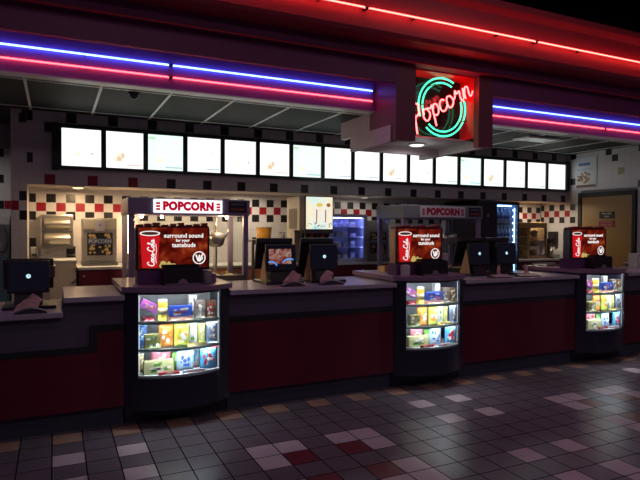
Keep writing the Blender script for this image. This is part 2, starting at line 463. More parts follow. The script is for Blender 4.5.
for k in range(17):
    x0 = .045+k*MP
    t = thing('menu_board', 'lit white menu board with %s, %s from the pillar end' % (desc[kinds[k]], ords[k]), 'menu board', (x0+MP/2, 6.785, 2.235), 0, 'lit menu boards along the soffit')
    h = MP/2
    b = MB(); b.box(-h, h, -.05, .012, 0, .033); b.box(-h, h, -.05, .012, .445, .49); b.box(-h, -h+.027, -.05, .012, .033, .445); b.box(h-.027, h, -.05, .012, .033, .445); b.box(-h+.027, h-.027, -.008, .012, .033, .445)
    if k == 0: b.box(-h-.07, -h, -.055, .012, -.015, .5, .008)
    if k == 16: b.box(h, h+.05, -.055, .012, -.01, .5, .008)
    b.build('frame', M_mframe, t)
    bx('screen', G_menug if kinds[k] == 'C' else G_menu, (-h+.027, h-.027, -.03, -.01, .033, .445), t)
    b = MB(); kd = kinds[k]; ms = [G['tan'], G['yellow'], G['brown'], G['rose'], G['blue'], G['green'], G['grey']]
    Y = -.0305
    b.mi = 6
    for q in range(3): b.box(-.17+q*.045, -.14+q*.045, Y-.001, Y, .405, .411)
    b.box(-.17, -.06, Y-.001, Y, .385, .389)
    if kd == 'A':
        b.mi = 1; b.disc(-.04, .17, .028, .022, Y); b.mi = 0; b.disc(-.035, .165, .016, .014, Y-.001); b.mi = 6; b.disc(.11, .18, .013, .013, Y)
    if kd == 'B':
        b.mi = 0; b.disc(-.05, .16, .045, .05, Y); b.disc(-.09, .13, .03, .03, Y-.001); b.mi = 2; b.disc(-.06, .14, .025, .028, Y-.002); b.disc(-.02, .18, .018, .03, Y-.002)
        b.mi = 3; b.box(.02, .19, Y-.001, Y, .065, .083)
    if kd == 'C':
        b.mi = 5; b.box(-.19, -.12, Y-.0012, Y, .392, .42); b.mi = 1; b.disc(-.07, .15, .05, .028, Y); b.mi = 0; b.disc(-.06, .145, .028, .016, Y-.001); b.disc(.12, .36, .02, .015, Y)
        b.mi = 4; b.box(.0, .195, Y-.001, Y, .06, .078); b.mi = 3; b.disc(-.06, .065, .01, .008, Y)
    if kd == 'D':
        b.mi = 4; b.box(.03, .195, Y-.001, Y, .062, .08); b.mi = 3; b.disc(-.06, .06, .008, .008, Y); b.mi = 6; b.disc(.1, .27, .008, .012, Y)
    b.build('printed_picture', ms, t)

# ------------------------------------------------------------------ front counter
KY, PY, TY0, TY1 = 4.76, 4.71, 4.64, 5.5
def counter(x0, x1, label, ztop=1.06, steps=False, strip=True):
    t = thing('counter_section', label, 'counter', ((x0+x1)/2, PY, 0), 0, 'front counter sections')
    h = (x1-x0)/2
    bx('kick_plate', M_kick, (-h, h, .05, .09, 0, .17), t)
    b = MB(); b.box(-h, h, 0.0, .06, .17, ztop-.04); b.box(-h, h, .7, .74, .0, ztop-.04); b.box(-h, -h+.03, .06, .7, .1, ztop-.04); b.box(h-.03, h, .06, .7, .1, ztop-.04)
    b.build('front_panel', M_lam, t)
    if not steps:
        bx('red_panel', M_redpan, (-h, h, -.012, 0, .165, .775), t)
        bx('black_strip', M_blkm, (-h, h, -.016, 0, .775, .825), t)
    b = MB(); b.box(-h, h, TY0-PY, TY1-PY, ztop-.042, ztop, .008); b.build('worktop', M_lamtop, t)
    return t
c = counter(-3.2, .056, 'lower counter section with a dropped red panel beside the pillar end', .95, True)
h = 3.256/2
bx('red_panel', M_redpan, (-h, h, -.012, 0, .165, .615), c); bx('black_strip', M_blkm, (-h, h, -.016, 0, .615, .66), c)
c = counter(.056, .498, 'short counter section where the red panel steps up', 1.06, True)
h = .442/2
xs = .30-.277
b = MB(); b.prism([(-h, .165), (h, .165), (h, .775), (xs, .775), (xs, .615), (-h, .615)], .012, axis='y', a=-.012); b.build('red_panel', M_redpan, c)
b = MB(); b.prism([(-h, .615), (xs, .615), (xs, .775), (h, .775), (h, .825), (xs-.06, .825), (xs-.06, .66), (-h, .66)], .016, axis='y', a=-.016); b.build('black_strip', M_blkm, c)
counter(1.362, 3.048, 'long counter section holding the pair of registers with the lit food screen')
counter(3.912, 5.608, 'long counter section between the neon sign case and the door side case')
counter(6.472, 7.85, 'counter section ending at the tiled wall by the door')

# ------------------------------------------------------------------ display cases
def bow(x, w=.43, y0=4.53, d=.16): return y0+d*(x/w)**2
def curve_poly(x0, x1, off, yback, n=14):
    p = [(x0+(x1-x0)*k/n, bow(x0+(x1-x0)*k/n)+off) for k in range(n+1)]
    return p+[(x1, yback), (x0, yback)]
G_lamp = glow('case_lamp', (.88, .96, 1.), 1.3); G_lamp2 = glow('shelf_lamp', (.9, .97, 1.), 125.)
M_cint = mat('case_interior', (.28, .29, .32), .5)
M_ctop = mat('purple_worktop', (.27, .17, .27), .3, var=.12, scale=60)
CX = (.93, 3.48, 6.04)
CW = ('case below the lit popcorn sign', 'case under the neon sign', 'case nearest the wooden door')
cases = []
def ledge(b, z):
    n = 14
    for lo, hi, d0, d1 in ((-.012, .008, .012, .016), (-.001, .008, .0162, .03)):
        P0 = [(-.328+.656*k/n) for k in range(n+1)]
        b.prism([(x, bow(x)+d0) for x in P0]+[(x, bow(x)+d1) for x in reversed(P0)], hi-lo, a=z+lo)
def shelf_lamp(b, z):
    b.tube([(-.31+.62*k/14, bow(-.31+.62*k/14)+.023, z-.006) for k in range(15)], .0032, 6)
for cx, cw in zip(CX, CW):
    t = thing('display_case', 'bow-fronted glass candy display ' + cw, 'display case', (cx, 0, 0), 0, 'candy display cases in the counter')
    cases.append(t)
    b = MB(); b.box(-.42, .42, 4.76, 5.0, 0, .13); b.prism(curve_poly(-.43, .43, 0, 5.0), .258, a=.13); b.build('base', M_navy, t)
    for s in (-1, 1):
        x0, x1 = sorted((s*.332, s*.43))
        b = MB(); b.prism(curve_poly(x0, x1, 0, 5.0, 5), .692, a=.388)
        for q in range(9): b.prism(curve_poly(x0+.004, x1-.004, -.004, 4.72, 4), .066, a=.385+q*.076)
        b.build('side_column', M_navy, t)
        b = MB(); xx = s*.3225; b.tube([(xx, bow(xx)+.03, .42), (xx, bow(xx)+.03, 1.05)], .002, 6); b.build('corner_lamp', G_lamp, t)
    bx('back_panel', M_cint, (-.332, .332, 4.96, 5.0, .388, 1.08), t)
    b_ = MB(); ledge(b_, 1.071); hr_ = b_.build('valance', mat('valance_dark', (.05, .05, .06), .4), t)
    b_ = MB(); shelf_lamp(b_, 1.071); b_.build('header_lamp', G_lamp2, hr_)
    bx('corner_glow', G_lamp, (.05, .30, 4.80, 4.81, 1.045, 1.055), t)
    bx('header_rail', mat('header_dark', (.05, .05, .06), .4), (-.332, .332, 4.78, 4.96, 1.066, 1.08), t)
    b = MB(); b.prism(curve_poly(-.331, .331, .012, 4.96), .018, a=.39); b.build('deck', mat('case_deck', (.5, .52, .55), .35), t)
    for z in (.612, .832):
        b = MB(); b.prism(curve_poly(-.329, .329, .03, 4.958), .008, a=z); sh = b.build('shelf', M_sglass, t)
        ledge(b_ := MB(), z); b_.build('shelf_edge', frosted('edge_rail', (.2, .27, .28), (.03, .045, .05)), sh)
        shelf_lamp(b_ := MB(), z); b_.build('shelf_lamp', G_lamp2, sh)
    b = MB(); n = 14
    for k in range(n):
        a0, a1 = -.331+.662*k/n, -.331+.662*(k+1)/n
        b.face([(a0, bow(a0)+.004, .388), (a1, bow(a1)+.004, .388), (a1, bow(a1)+.004, 1.08), (a0, bow(a0)+.004, 1.08)])
    b.build('front_glass', M_glass, t)
    b = MB(); b.prism(curve_poly(-.452, .452, -.03, 5.52, 18), .042, a=1.08); b.build('worktop', M_ctop, t)
    b = MB(); b.box(-.43, -.40, 5.0, 5.5, 0, 1.08); b.box(.40, .43, 5.0, 5.5, 0, 1.08); b.box(-.4, .4, 5.46, 5.5, 0, 1.08); b.build('rear_cabinet', M_lam, t)

# ------------------------------------------------------------------ sweets
def cmat(c, e=0):
    n = 'wrap_%d_%d_%d' % tuple(int(v*100) for v in c)
    return mat(n, c, .35, var=.1, scale=30)
def print_blobs(b, x0, x1, z0, z1, y, n, seed, M=None, surf=None):
    r = random.Random(seed)
    for _ in range(n):
        w = (x1-x0)*r.uniform(.18, .4); h = (z1-z0)*r.uniform(.12, .3)
        cx = r.uniform(x0+w*.6, x1-w*.6); cz = r.uniform(z0+h*.6, z1-h*.6)
        a0 = r.uniform(0, 6); m = 8
        pts = [(cx+w*.5*math.cos(a0+2*PI*k/m)*r.uniform(.7, 1.1), cz+h*.6*math.sin(a0+2*PI*k/m)*r.uniform(.7, 1.1)) for k in range(m)]
        if surf is None: b.prism(pts, .001, axis='y', a=y-.001)
        else: b.face([(p[0], surf(p[0], p[1])-.0025, p[1]) for p in pts])
def sweet_box(w, h, d, c1, c2, seed, label, loc, group, tilt=0., name='candy_box', rz=0., hollow=False):
    t = thing(name, label, 'candy', loc, rz, group)
    b = MB()
    if hollow:
        b.box(-w/2, w/2, 0, .003, 0, h); b.box(-w/2, w/2, d-.003, d, 0, h); b.box(-w/2, -w/2+.003, .003, d-.003, 0, h); b.box(w/2-.003, w/2, .003, d-.003, 0, h); b.box(-w/2, w/2, 0.003, d-.003, 0, .003)
    else: b.box(-w/2, w/2, 0, d, 0, h, .003)
    b.build('carton', cmat(c1), t)
    b = MB(); print_blobs(b, -w*.47, w*.47, h*.06, h*.94, -.0005, 6, seed); b.mi = 1; print_blobs(b, -w*.47, w*.47, h*.06, h*.94, -.0016, 5, seed+50); b.build('printed_label', [cmat(c2), cmat((.78, .76, .7) if c2 != WHI else (.7, .2, .25))], t)
    if tilt: t.rotation_euler = (0, tilt, 0)
    return t
def sweet_bag(w, h, d, c1, c2, c3, seed, label, loc, group, rz=0., lean=0., name='candy_bag'):
    t = thing(name, label, 'candy', loc, rz, group)
    if lean: t.rotation_euler = (lean, 0, rz)
    r = random.Random(seed); ph = r.uniform(0, 6)
    def bulge(x, z):
        u = max(0., 1-(2*x/w)**2); v = max(0., 1-(2*(z-h/2)/h)**4)
        return d/2*(u*v)**.6*(1+.10*math.sin(40*x/w+ph+9*z/h))
    def surf(x, z): return d/2-bulge(x, z)
    b = MB(); n = 10; m = 12
    for side in (-1, 1):
        g = [[b.bm.verts.new((-w/2+w*i/n, d/2+side*bulge(-w/2+w*i/n, h*j/m), h*j/m)) for j in range(m+1)] for i in range(n+1)]
        for i in range(n):
            for j in range(m):
                f = b.bm.faces.new((g[i][j], g[i+1][j], g[i+1][j+1], g[i][j+1])); f.smooth = True
    bmesh.ops.remove_doubles(b.bm, verts=b.bm.verts[:], dist=.0004)
    b.build('bag', cmat(c1), t)
    b = MB(); print_blobs(b, -w*.4, w*.4, h*.14, h*.88, 0, 7, seed, surf=surf); b.mi = 1; print_blobs(b, -w*.4, w*.4, h*.14, h*.88, 0, 6, seed+50, surf=lambda x, z: surf(x, z)-.0012); b.build('printed_patch', [cmat(c2), cmat((.8, .78, .74) if c2 != WHI else tuple(c3))], t)
    b = MB(); b.box(-w/2, w/2, d/2-.0015, d/2+.0015, h-.012, h+.004); b.box(-w/2, w/2, d/2-.0015, d/2+.0015, 0, .008); b.build('sealed_end', cmat(c3), t)
    return t
def sweet_can(r_, h, c1, c2, label, loc, group):
    t = thing('candy_tub', label, 'candy', loc, 0, group)
    b = MB(); b.lathe([(r_*.92, 0), (r_, .006), (r_, h-.02), (r_*.9, h-.004)], n=18); b.build('tub', cmat(c1), t)
    b = MB(); b.lathe([(r_*.96, h-.02), (r_*.96, h), (r_*.8, h+.004)], n=18); b.build('lid', cmat((.85, .82, .7)), t)
    b = MB(); b.lathe([(r_*1.01, h*.3), (r_*1.01, h*.62)], n=18); b.build('printed_band', cmat(c2), t)
    return t

PUR, YEL, BLU, WHI, BRN, RED, ORA, GRN, LGR, CYA, CRE, GRY, PNK, NAV = (.45, .12, .55), (.75, .55, .08), (.05, .12, .62), (.82, .82, .85), (.16, .09, .06), (.65, .03, .05), (.75, .25, .04), (.12, .32, .08), (.25, .62, .12), (.12, .45, .72), (.72, .62, .34), (.3, .3, .34), (.75, .25, .35), (.08, .12, .3)
for ci, (cx, cw) in enumerate(zip(CX, CW)):
    g = 'sweets in the ' + cw
    sf = 2 if ci else 1
    def L(s): return s + ', ' + cw
    def P(x, z, back=.0): return (cx+x, bow(x)+.06+back, z)
    z3, z2, z1 = .8405, .6205, .4085
    # top shelf
    sweet_box(.15, .07, .05, PUR, WHI, 1+ci, L('tilted purple candy carton on top shelf'), P(-.255, z3+.085, .03), g, tilt=math.radians(28))
    sweet_box(.09, .026, .10, RED, WHI, 2+ci, L('low red tray under the purple carton'), P(-.245, z3, .0), g, name='candy_tray')
    sweet_can(.04, .165, YEL, CRE, L('yellow tub standing on top shelf'), P(-.135, z3, .06), g)
    sweet_box(.19, .03, .10, (.7, .35, .3), RED, 3+ci, L('flat pink and white tray under the blue carton'), P(.0, z3, 0), g, name='candy_tray')
    sweet_box(.185, .085, .06, BLU, WHI, 4+ci, L('wide blue candy carton on top shelf'), P(.0, z3+.0305, .012), g)
    sweet_box(.065, .185, .05, WHI, GRY, 5+ci, L('tall white carton behind the blue one'), P(.125, z3, .12), g)
    sweet_box(.085, .15, .05, (.22, .17, .15), GRY, 6+ci, L('grey brown carton on top shelf'), P(.168, z3, .02), g)
    sweet_box(.085, .145, .05, BRN, RED if ci == 0 else YEL, 7+ci, L('dark brown carton with bright print at top right'), P(.262, z3, -.01), g)
    # middle shelf
    sweet_bag(.08, .17, .04, (.1, .2, .6), WHI, CYA, 8+ci, L('blue candy bag at the end of middle shelf'), P(-.285, z2, .08), g)
    sweet_box(.125, .115, .04, (.28, .26, .1), GRN if ci == 0 else BRN, 9+ci, L('olive green carton on middle shelf'), P(-.22, z2, .0), g)
    sweet_bag(.12, .185, .045, ORA, (.8, .5, .1), RED, 10+ci, L('orange candy bag on middle shelf'), P(-.105, z2, .05), g)
    sweet_bag(.125, .185, .045, (.55, .55, .08), ORA, GRN, 11+ci, L('yellow green candy bag on middle shelf'), P(.018, z2, .045), g, rz=.06)
    sweet_bag(.065, .175, .035, WHI, GRN, (.5, .7, .6), 12+ci, L('narrow white bag with green print on middle shelf'), P(.116, z2, .055), g, rz=-.1)
    sweet_bag(.065, .165, .035, (.6, .65, .15), WHI, CRE, 13+ci, L('narrow lime bag on middle shelf'), P(.184, z2, .04), g)
    sweet_bag(.095, .175, .04, (.2, .26, .42), GRY, WHI, 14+ci, L('grey blue bag at far end of middle shelf'), P(.27, z2, -.012), g)
    sweet_box(.16, .022, .03, (.6, .42, .14), CRE, 15+ci, L('low tan tray along the middle shelf front'), P(.13, z2, -.012), g, name='candy_tray')
    # bottom deck
    sweet_bag(.05, .15, .03, CRE, YEL, WHI, 16+ci, L('slim cream pack at the end of bottom shelf'), P(-.295, z1, .07), g)
    sweet_box(.235, .108, .05, (.55, .55, .3), GRN, 17+ci, L('wide cream and green carton on bottom shelf'), P(-.17, z1, .022), g)
    sweet_bag(.165, .178, .045, (.72, .2, .28), RED, WHI, 18+ci, L('pink red candy bag on bottom shelf'), P(-.135, z1, .1), g)
    sweet_bag(.075, .15, .035, LGR, (.4, .75, .3), GRN, 19+ci, L('bright green bag on bottom shelf'), P(-.015, z1, .11), g)
    sweet_bag(.14, .168, .045, (.45, .68, .85), WHI, BLU, 20+ci, L('pale blue candy bag with white print on bottom shelf'), P(.045, z1, .05), g)
    sweet_bag(.10, .178, .04, (.75, .6, .7), PNK if ci else CYA, RED, 21+ci, L('pink and white bag between the blue bags'), P(.135, z1, .115), g)
    sweet_bag(.14, .178, .045, (.1, .42, .72), WHI, RED, 22+ci, L('bright blue bag at far end of bottom shelf'), P(.238, z1, -.005), g)
    sweet_box(.165, .022, .018, RED, PNK, 23+ci, L('low red tray on the bottom shelf front'), P(-.10, z1, -.022), g, name='candy_tray')
    sweet_box(.18, .022, .018, (.62, .55, .68), WHI, 24+ci, L('low lilac tray on the bottom shelf front'), P(.105, z1, -.022), g, name='candy_tray')

# ------------------------------------------------------------------ soft drink placards on the cases
FIRE = picture_mat('placard_fire', [(.30, (.05, .004, .004)), (.46, (.22, .012, .006)), (.58, (.42, .035, .012)), (.70, (.7, .13, .03)), (.85, (.75, .3, .08))], 9, .42)
Gw = glow('print_white', (1, .95, .92), .95); Gr = glow('print_red', (.75, .012, .02), .75); Gb = glow('print_cola', (.09, .03, .02), .7); Gy = glow('print_popcorn', (.85, .62, .2), .62)
COLA = [
    [(.9, 1.5), (.75, 1.85), (.35, 1.7), (.05, 1.0), (.05, .3), (.4, .0), (.85, .3)],
    [(1.15, .75), (.95, .45), (1.05, .05), (1.35, .1), (1.45, .5), (1.2, .78), (1.6, .65)],
    [(2.05, .65), (1.85, .75), (1.65, .4), (1.75, .05), (2.05, .1), (2.3, .4)],
    [(2.75, .65), (2.45, .7), (2.35, .25), (2.55, .02), (2.75, .3), (2.8, .7), (2.75, .1), (3.0, .15)],
    [(3.05, .42), (3.4, .5)],
    [(4.5, 1.5), (4.3, 1.85), (3.9, 1.7), (3.6, 1.0), (3.6, .3), (3.95, .0), (4.4, .3)],
    [(4.75, .75), (4.55, .45), (4.65, .05), (4.95, .1), (5.05, .5), (4.8, .78), (5.2, .65)],
    [(5.2, .65), (5.5, 1.4), (5.55, 1.8), (5.35, 1.6), (5.3, .3), (5.5, .02), (5.7, .2)],
    [(6.15, .65), (5.85, .7), (5.75, .25), (5.95, .02), (6.15, .3), (6.2, .7), (6.15, .1), (6.45, .2)],
]
def placard(x0, x1, yf, zb, side_m, label, depth=.11):
    w = x1-x0; t = thing('advertising_placard', label, 'placard', ((x0+x1)/2, yf, zb), 0, 'soft drink placards on the display cases')
    h = w/2
    bx('plinth', M_dpurp, (-h+.005, h-.02, .0, depth+.06, 0, .12), t, .004)
    b = MB(); b.box(-h, h, .012, depth, .12, .485); b.build('cabinet', M_blk, t)
    bx('side_panel', side_m, (-h-.008, -h, .012, depth, .12, .47), t); bx('side_panel', side_m, (h, h+.008, .012, depth, .12, .47), t)
    b = MB(); b.box(-h, h, -.004, .012, .12, .132); b.box(-h, h, -.004, .012, .474, .485); b.box(-h, -h+.012, -.004, .012, .132, .474); b.box(h-.012, h, -.004, .012, .132, .474); b.build('frame', M_blk, t)
    bx('lit_picture', FIRE, (-h+.012, h-.012, .002, .011, .132, .474), t)
    b = MB()
    for q in range(9):
        x = -h+.03+q*(w-.06)/8; b.box(x-.026, x+.026, .02, .11, .485, .50+.008*(q % 3), .004)
    b.build('top_rail', mat('dark_red_card', (.3, .02, .03), .5), t)
    # printed cup
    cxp = -h+.105
    b = MB(); b.prism([(cxp-.062, .14), (cxp+.062, .14), (cxp+.08, .425), (cxp-.08, .425)], .0012, axis='y', a=.0008); b.build('printed_cup', Gr, t)
    b = MB(); b.disc(cxp, .425, .083, .022, .0006); b.build('cup_rim', Gw, t)
    b = MB(); b.disc(cxp, .425, .07, .014, -.0012); b.build('printed_drink', Gb, t)
    b = MB(); k = .0305
    for stp in COLA:
        q = catmull([Vector((p[0], 0, p[1])) for p in stp], 4)
        # rotated a quarter turn: reads upwards
        b.stroke([(cxp+.028-v.z*k*.95+.006, .155+v.x*k*1.12) for v in q], .0085, .0005)
    q = catmull([Vector((x, 0, z)) for x, z in ((.5, -.35), (2.0, -.15), (3.6, -.4), (5.4, -.2))], 5)
    b.stroke([(cxp+.042-v.z*k*.8, .16+v.x*k*1.08) for v in q], .005, .0005)
    b.build('cup_lettering', Gw, t)
    b = MB(); r = random.Random(3)
    for q in range(26):
        px_ = r.uniform(-h+.02, -h+.30); hz = .135+r.uniform(0, .055)*(1-(px_+h)/.42)
        if abs(px_-cxp) < .085 and px_ > cxp-.05: continue
        b.disc(px_, hz+.014, r.uniform(.014, .024), r.uniform(.012, .02), .0004-.00004*q, n=9)
    b.build('printed_popcorn', Gy, t)
    tx = .085
    text('surround sound', .051, Gw, t, (tx, 0, .405), bold=.0012)
    text('for your', .034, Gw, t, (tx-.01, 0, .365), bold=.0009)
    text('tastebuds', .051, Gw, t, (tx, 0, .325), bold=.0012)
    b = MB(); lx, lz = h-.085, .215
    b.ring(lx, lz, .047, .056, .001)
    b.stroke([(lx-.026, lz+.024), (lx-.008, lz-.026), (lx+.004, lz+.022)], .013, .001)
    b.stroke([(lx+.004, lz-.03), (lx+.016, lz+.004), (lx+.03, lz+.03)], .012, .001)
    b.stroke([(lx+.004, lz-.026), (lx+.026, lz-.012), (lx+.03, lz+.006)], .009, .001)
    b.build('round_logo', Gw, t)
    return t
M_gside = mat('dark_side', (.07, .055, .09), .5); M_gside2 = mat('grey_side', (.12, .15, .15), .5)
placard(.61, 1.21, 4.80, 1.122, M_gside, 'lit cola placard in front of the popcorn popper with lit sign')
placard(3.14, 3.71, 4.80, 1.122, M_tan, 'lit cola placard with a tan wooden side under the neon sign')
placard(5.64, 6.25, 4.80, 1.122, M_gside2, 'lit cola placard standing before the wooden door')
def straw_bin(x0, x1, y, z, label):
    w = x1-x0; t = thing('condiment_bin', label, 'bin', ((x0+x1)/2, y, z), 0, 'black bins in front of the placards'); h = w/2
    b = MB(); b.box(-h, h, 0, .012, 0, .135); b.box(-h, h, .1, .112, 0, .165); b.box(-h, -h+.01, .012, .1, 0, .15); b.box(h-.01, h, .012, .1, 0, .15); b.box(-h, h, .012, .1, 0, .01); b.build('box', M_blk, t)
    b = MB(); b.prism([(-.045, .015), (.045, .015), (.028, .04), (0, .055), (-.028, .04)], .006, axis='y', a=-.006); b.build('front_notch', mat('pale_notch', (.3, .2, .27), .5), t)
    b = MB(); b.box(-h+.01, h-.01, -.02, 0, 0, .014, .003); b.build('front_lip', mat('lip_grey', (.2, .15, .2), .4), t)
    return t
straw_bin(.80, 1.115, 4.655, 1.122, 'black bin before the placard by the lit popcorn sign')
straw_bin(3.36, 3.68, 4.655, 1.122, 'black bin before the placard under the neon sign')
straw_bin(5.88, 6.19, 4.655, 1.122, 'black bin before the placard by the wooden door')
o = thing('cup_stack', 'grey stack of lids beside the lit sign placard', 'cups', (1.17, 4.70, 1.122))
b = MB(); b.lathe([(.03, 0), (.036, .01), (.036, .10), (.03, .11)], n=16); b.build('lids', M_grey, o); b = MB(); b.lathe([(.04, -.0), (.04, .006)], c=(0, 0, .11), n=16); b.build('top_lid', M_lgrey, o)
o = thing('cup_stack', 'white stack of paper cups beside the tan sided placard', 'cups', (3.80, 4.86, 1.122))
b = MB(); b.lathe([(.026, 0), (.034, .1), (.035, .20), (.037, .205)], n=16); b.build('cups', M_lgrey, o); b = MB(); b.lathe([(.039, .0), (.039, .005)], c=(0, 0, .2051), n=16); b.build('rolled_rim', M_wpaper, o)
o = bx('purple_carton', mat('purple_carton', (.24, .13, .27), .5), (1.20, 1.27, 4.78, 4.86, 1.122, 1.20), None, .003); tag(o, 'small purple carton on the case below the lit popcorn sign', 'carton')
o = thing('napkin_holder', 'pale upright napkin holder before the tan sided placard', 'napkin holder', (3.215, 4.72, 1.122))
b = MB(); b.box(-.04, .04, 0, .06, 0, .1, .004); b.build('holder', M_lgrey, o); b = MB(); b.box(-.034, .034, .01, .05, .1, .108); b.build('napkins', M_wpaper, o)
o = thing('wooden_tray', 'low tan wooden tray on the neon sign case behind the placard', 'tray', (3.36, 5.28, 1.122))
b = MB(); b.box(-.10, .10, -.07, .07, 0, .01); b.box(-.1, .1, -.07, -.058, .01, .06); b.box(-.1, .1, .058, .07, .01, .06); b.box(-.1, -.088, -.058, .058, .01, .06); b.box(.088, .1, -.058, .058, .01, .06); b.build('tray_box', M_tan, o)
b = MB(); b.box(-.08, .08, -.05, .05, .01, .045, .004); b.build('napkin_stack', M_wpaper, o)
# flat trays behind the door-side placard
for k, (x, y, w, d, m, lab) in enumerate(((5.92, 5.35, .42, .26, M_grey, 'flat grey tray on the case beside the wooden door'),)):
    o = thing('serving_tray', lab, 'tray', (x, y, 1.122)); b = MB(); b.box(-w/2, w/2, -d/2, d/2, 0, .012, .004); b.build('plate', m, o)
    bx('rim', M_lgrey, (-w/2, w/2, -d/2, -d/2+.012, .012, .03), o); bx('rim', M_lgrey, (-w/2, w/2, d/2-.012, d/2, .012, .03), o)

# ------------------------------------------------------------------ registers
G_logo = glow('screen_logo', (.55, .85, 1.), 1.1); G_cyan = glow('screen_cyan', (.05, .35, 1.), 1.1)
FOOD = picture_mat('screen_food', [(.3, (.12, .02, .02)), (.45, (.35, .07, .06)), (.55, (.5, .25, .2)), (.7, (.6, .45, .42))], 22, .55)
def register(loc, label, w=.31, food=False, group='registers on the front counter', tan=True, tilt=-.10, rh=.31):
    x, y, z = loc
    t = thing('cash_register', label, 'register', loc, 0, group); h = w/2
    b = MB(); b.box(-h-.03, h+.05, .02, .42, 0, .025, .006); b.build('base', M_blk, t)
    b = MB(); b.prism([(.10, .025), (.30, .025), (.25, .30), (.17, .33)], .20, axis='x', a=-.1); b.build('stand', M_blk, t)
    if tan:
        b = MB(); b.prism([(.085, .026), (.27, .026), (.20, .20), (.155, .30)], .008, axis='x', a=-h-.006); b.build('side_cover', M_dtan, t)
    # customer display, tilted back
    M = Matrix.Translation((0, .10, .12)) @ Matrix.Rotation(tilt, 4, 'X')
    b = MB(); b.box(-h, h, 0, .03, 0, .26, .008, M); cd = b.build('customer_display', M_blk, t)
    b = MB(); b.box(-h+.014, h-.014, -.002, .0, .018, .246, 0, M); sc = b.build('screen', M_screen, cd)
    if food:
        b = MB(); b.box(-h+.03, h-.05, -.0035, -.002, .07, .215, 0, M); b.build('lit_picture', FOOD, cd)
        b = MB()
        for cx_, r0 in ((-.105, .06), (.085, .085)):
            pts = [(cx_+r0*math.cos(a), -.004, .035+r0*math.sin(a)) for a in [math.radians(20+14*q) for q in range(10)]]
            pts = [p for p in pts if abs(p[0]) < h-.014 and p[2] > .02]
            b.tube([M @ Vector(p) for p in pts], .006, 6)
        b.build('lit_swoosh', G_cyan, cd)
    else:
        b = MB(); c_ = b
        pts = [(.0+.017*math.cos(2*PI*q/18), .135+.017*math.sin(2*PI*q/18)) for q in range(18)]
        b.prism(pts, .0015, axis='y', a=-.0035, M=M); b.build('screen_logo', G_logo, cd)
        b = MB(); b.prism([(-.004, .133), (.009, .133), (.009, .139), (-.004, .139)], .001, axis='y', a=-.0046, M=M); b.build('logo_slot', M_screen, cd)
    # operator display behind, seen from the back
    M2 = Matrix.Translation((-.01, .33, .13)) @ Matrix.Rotation(.22, 4, 'X')
    b = MB(); b.box(-h-.03, h+.04, 0, .035, 0, rh, .01, M2); od = b.build('operator_display', M_blk, t)
    b = MB(); b.box(-h-.02, h+.03, -.012, 0, rh-.04, rh-.012, .003, M2); b.build('top_vent', mat('vent_dark', (.05, .05, .06), .5), od)
    b = MB(); b.box(h-.0, h+.052, -.02, .05, .1, .2, .004, M2); b.build('card_reader', M_dsteel, od)
    return t
register((-.19, 4.88, .95), 'black register with round white logo on the lower counter section', .30, tan=False, rh=.255)
register((1.975, 4.92, 1.06), 'black register whose screen shows lit food with blue swooshes', .31, True)
register((2.44, 4.92, 1.06), 'black register with white logo beside the lit food screen', .30)
register((4.43, 4.92, 1.06), 'black register with white logo nearest the neon sign case', .31)
register((4.84, 4.92, 1.06), 'black register with white logo in front of the black drinks fridge', .31, tan=False)
def pay_tray(loc, label, w=.20, rz=0.):
    t = thing('pen_tray', label, 'tray', loc, rz, 'arched trays in front of the registers')
    n = 14
    pf = [(-w/2+w*k/n, .012+.032*math.sin(PI*k/n)) for k in range(n+1)]
    b = MB(); b.prism([(-w/2, 0)]+pf+[(w/2, 0)], .06, axis='y', a=.0); b.build('body', mat('tray_dark', (.06, .045, .07), .35), t)
    b = MB(); b.tube([(p[0], 0, p[1]) for p in pf], .0055, 6); b.build('chrome_edge', M_steel, t)
    return t
def pink(loc, label, seed, rz=0., s=1.3):
    r = random.Random(seed); b = MB(); n = 7; g = []
    for i in range(n):
        g.append([])
        for j in range(n):
            u, v = i/(n-1)-.5, j/(n-1)-.5
            x = u*.13*s*(1-.35*(j/(n-1)))+.05*s*(v+.5)**2; y = v*.035+.014*math.sin(5*u+seed)*1.2+r.uniform(-.005, .005)
            z = (j/(n-1))*.10*s*(1-.55*abs(u+.15))+r.uniform(0, .012)*(j > 0)
            g[i].append(b.bm.verts.new((x, y, z)))
    for i in range(n-1):
        for j in range(n-1): b.bm.faces.new((g[i][j], g[i+1][j], g[i+1][j+1], g[i][j+1]))
    bmesh.ops.solidify(b.bm, geom=b.bm.faces[:], thickness=.002)
    o = b.build('paper_slip', M_pink, None); o.location = loc; o.rotation_euler = (0, 0, rz)
    return tag(o, label, 'paper', 'pink paper slips in front of the registers')
pay_tray((-.165, 4.66, .95), 'arched tray with chrome edge on the lower counter section', .22)
pink((-.20, 4.755, .951), 'crumpled pink paper slip on the lower counter section', 1)
pay_tray((1.985, 4.74, 1.06), 'arched tray before the register with the lit food screen', .23)
pink((1.985, 4.835, 1.061), 'crumpled pink paper slip before the lit food screen', 2)
pay_tray((2.38, 4.74, 1.06), 'arched tray second from the case with the lit popcorn sign', .25)
pink((2.36, 4.835, 1.061), 'crumpled pink paper slip next to the lit food screen register', 4, .3)
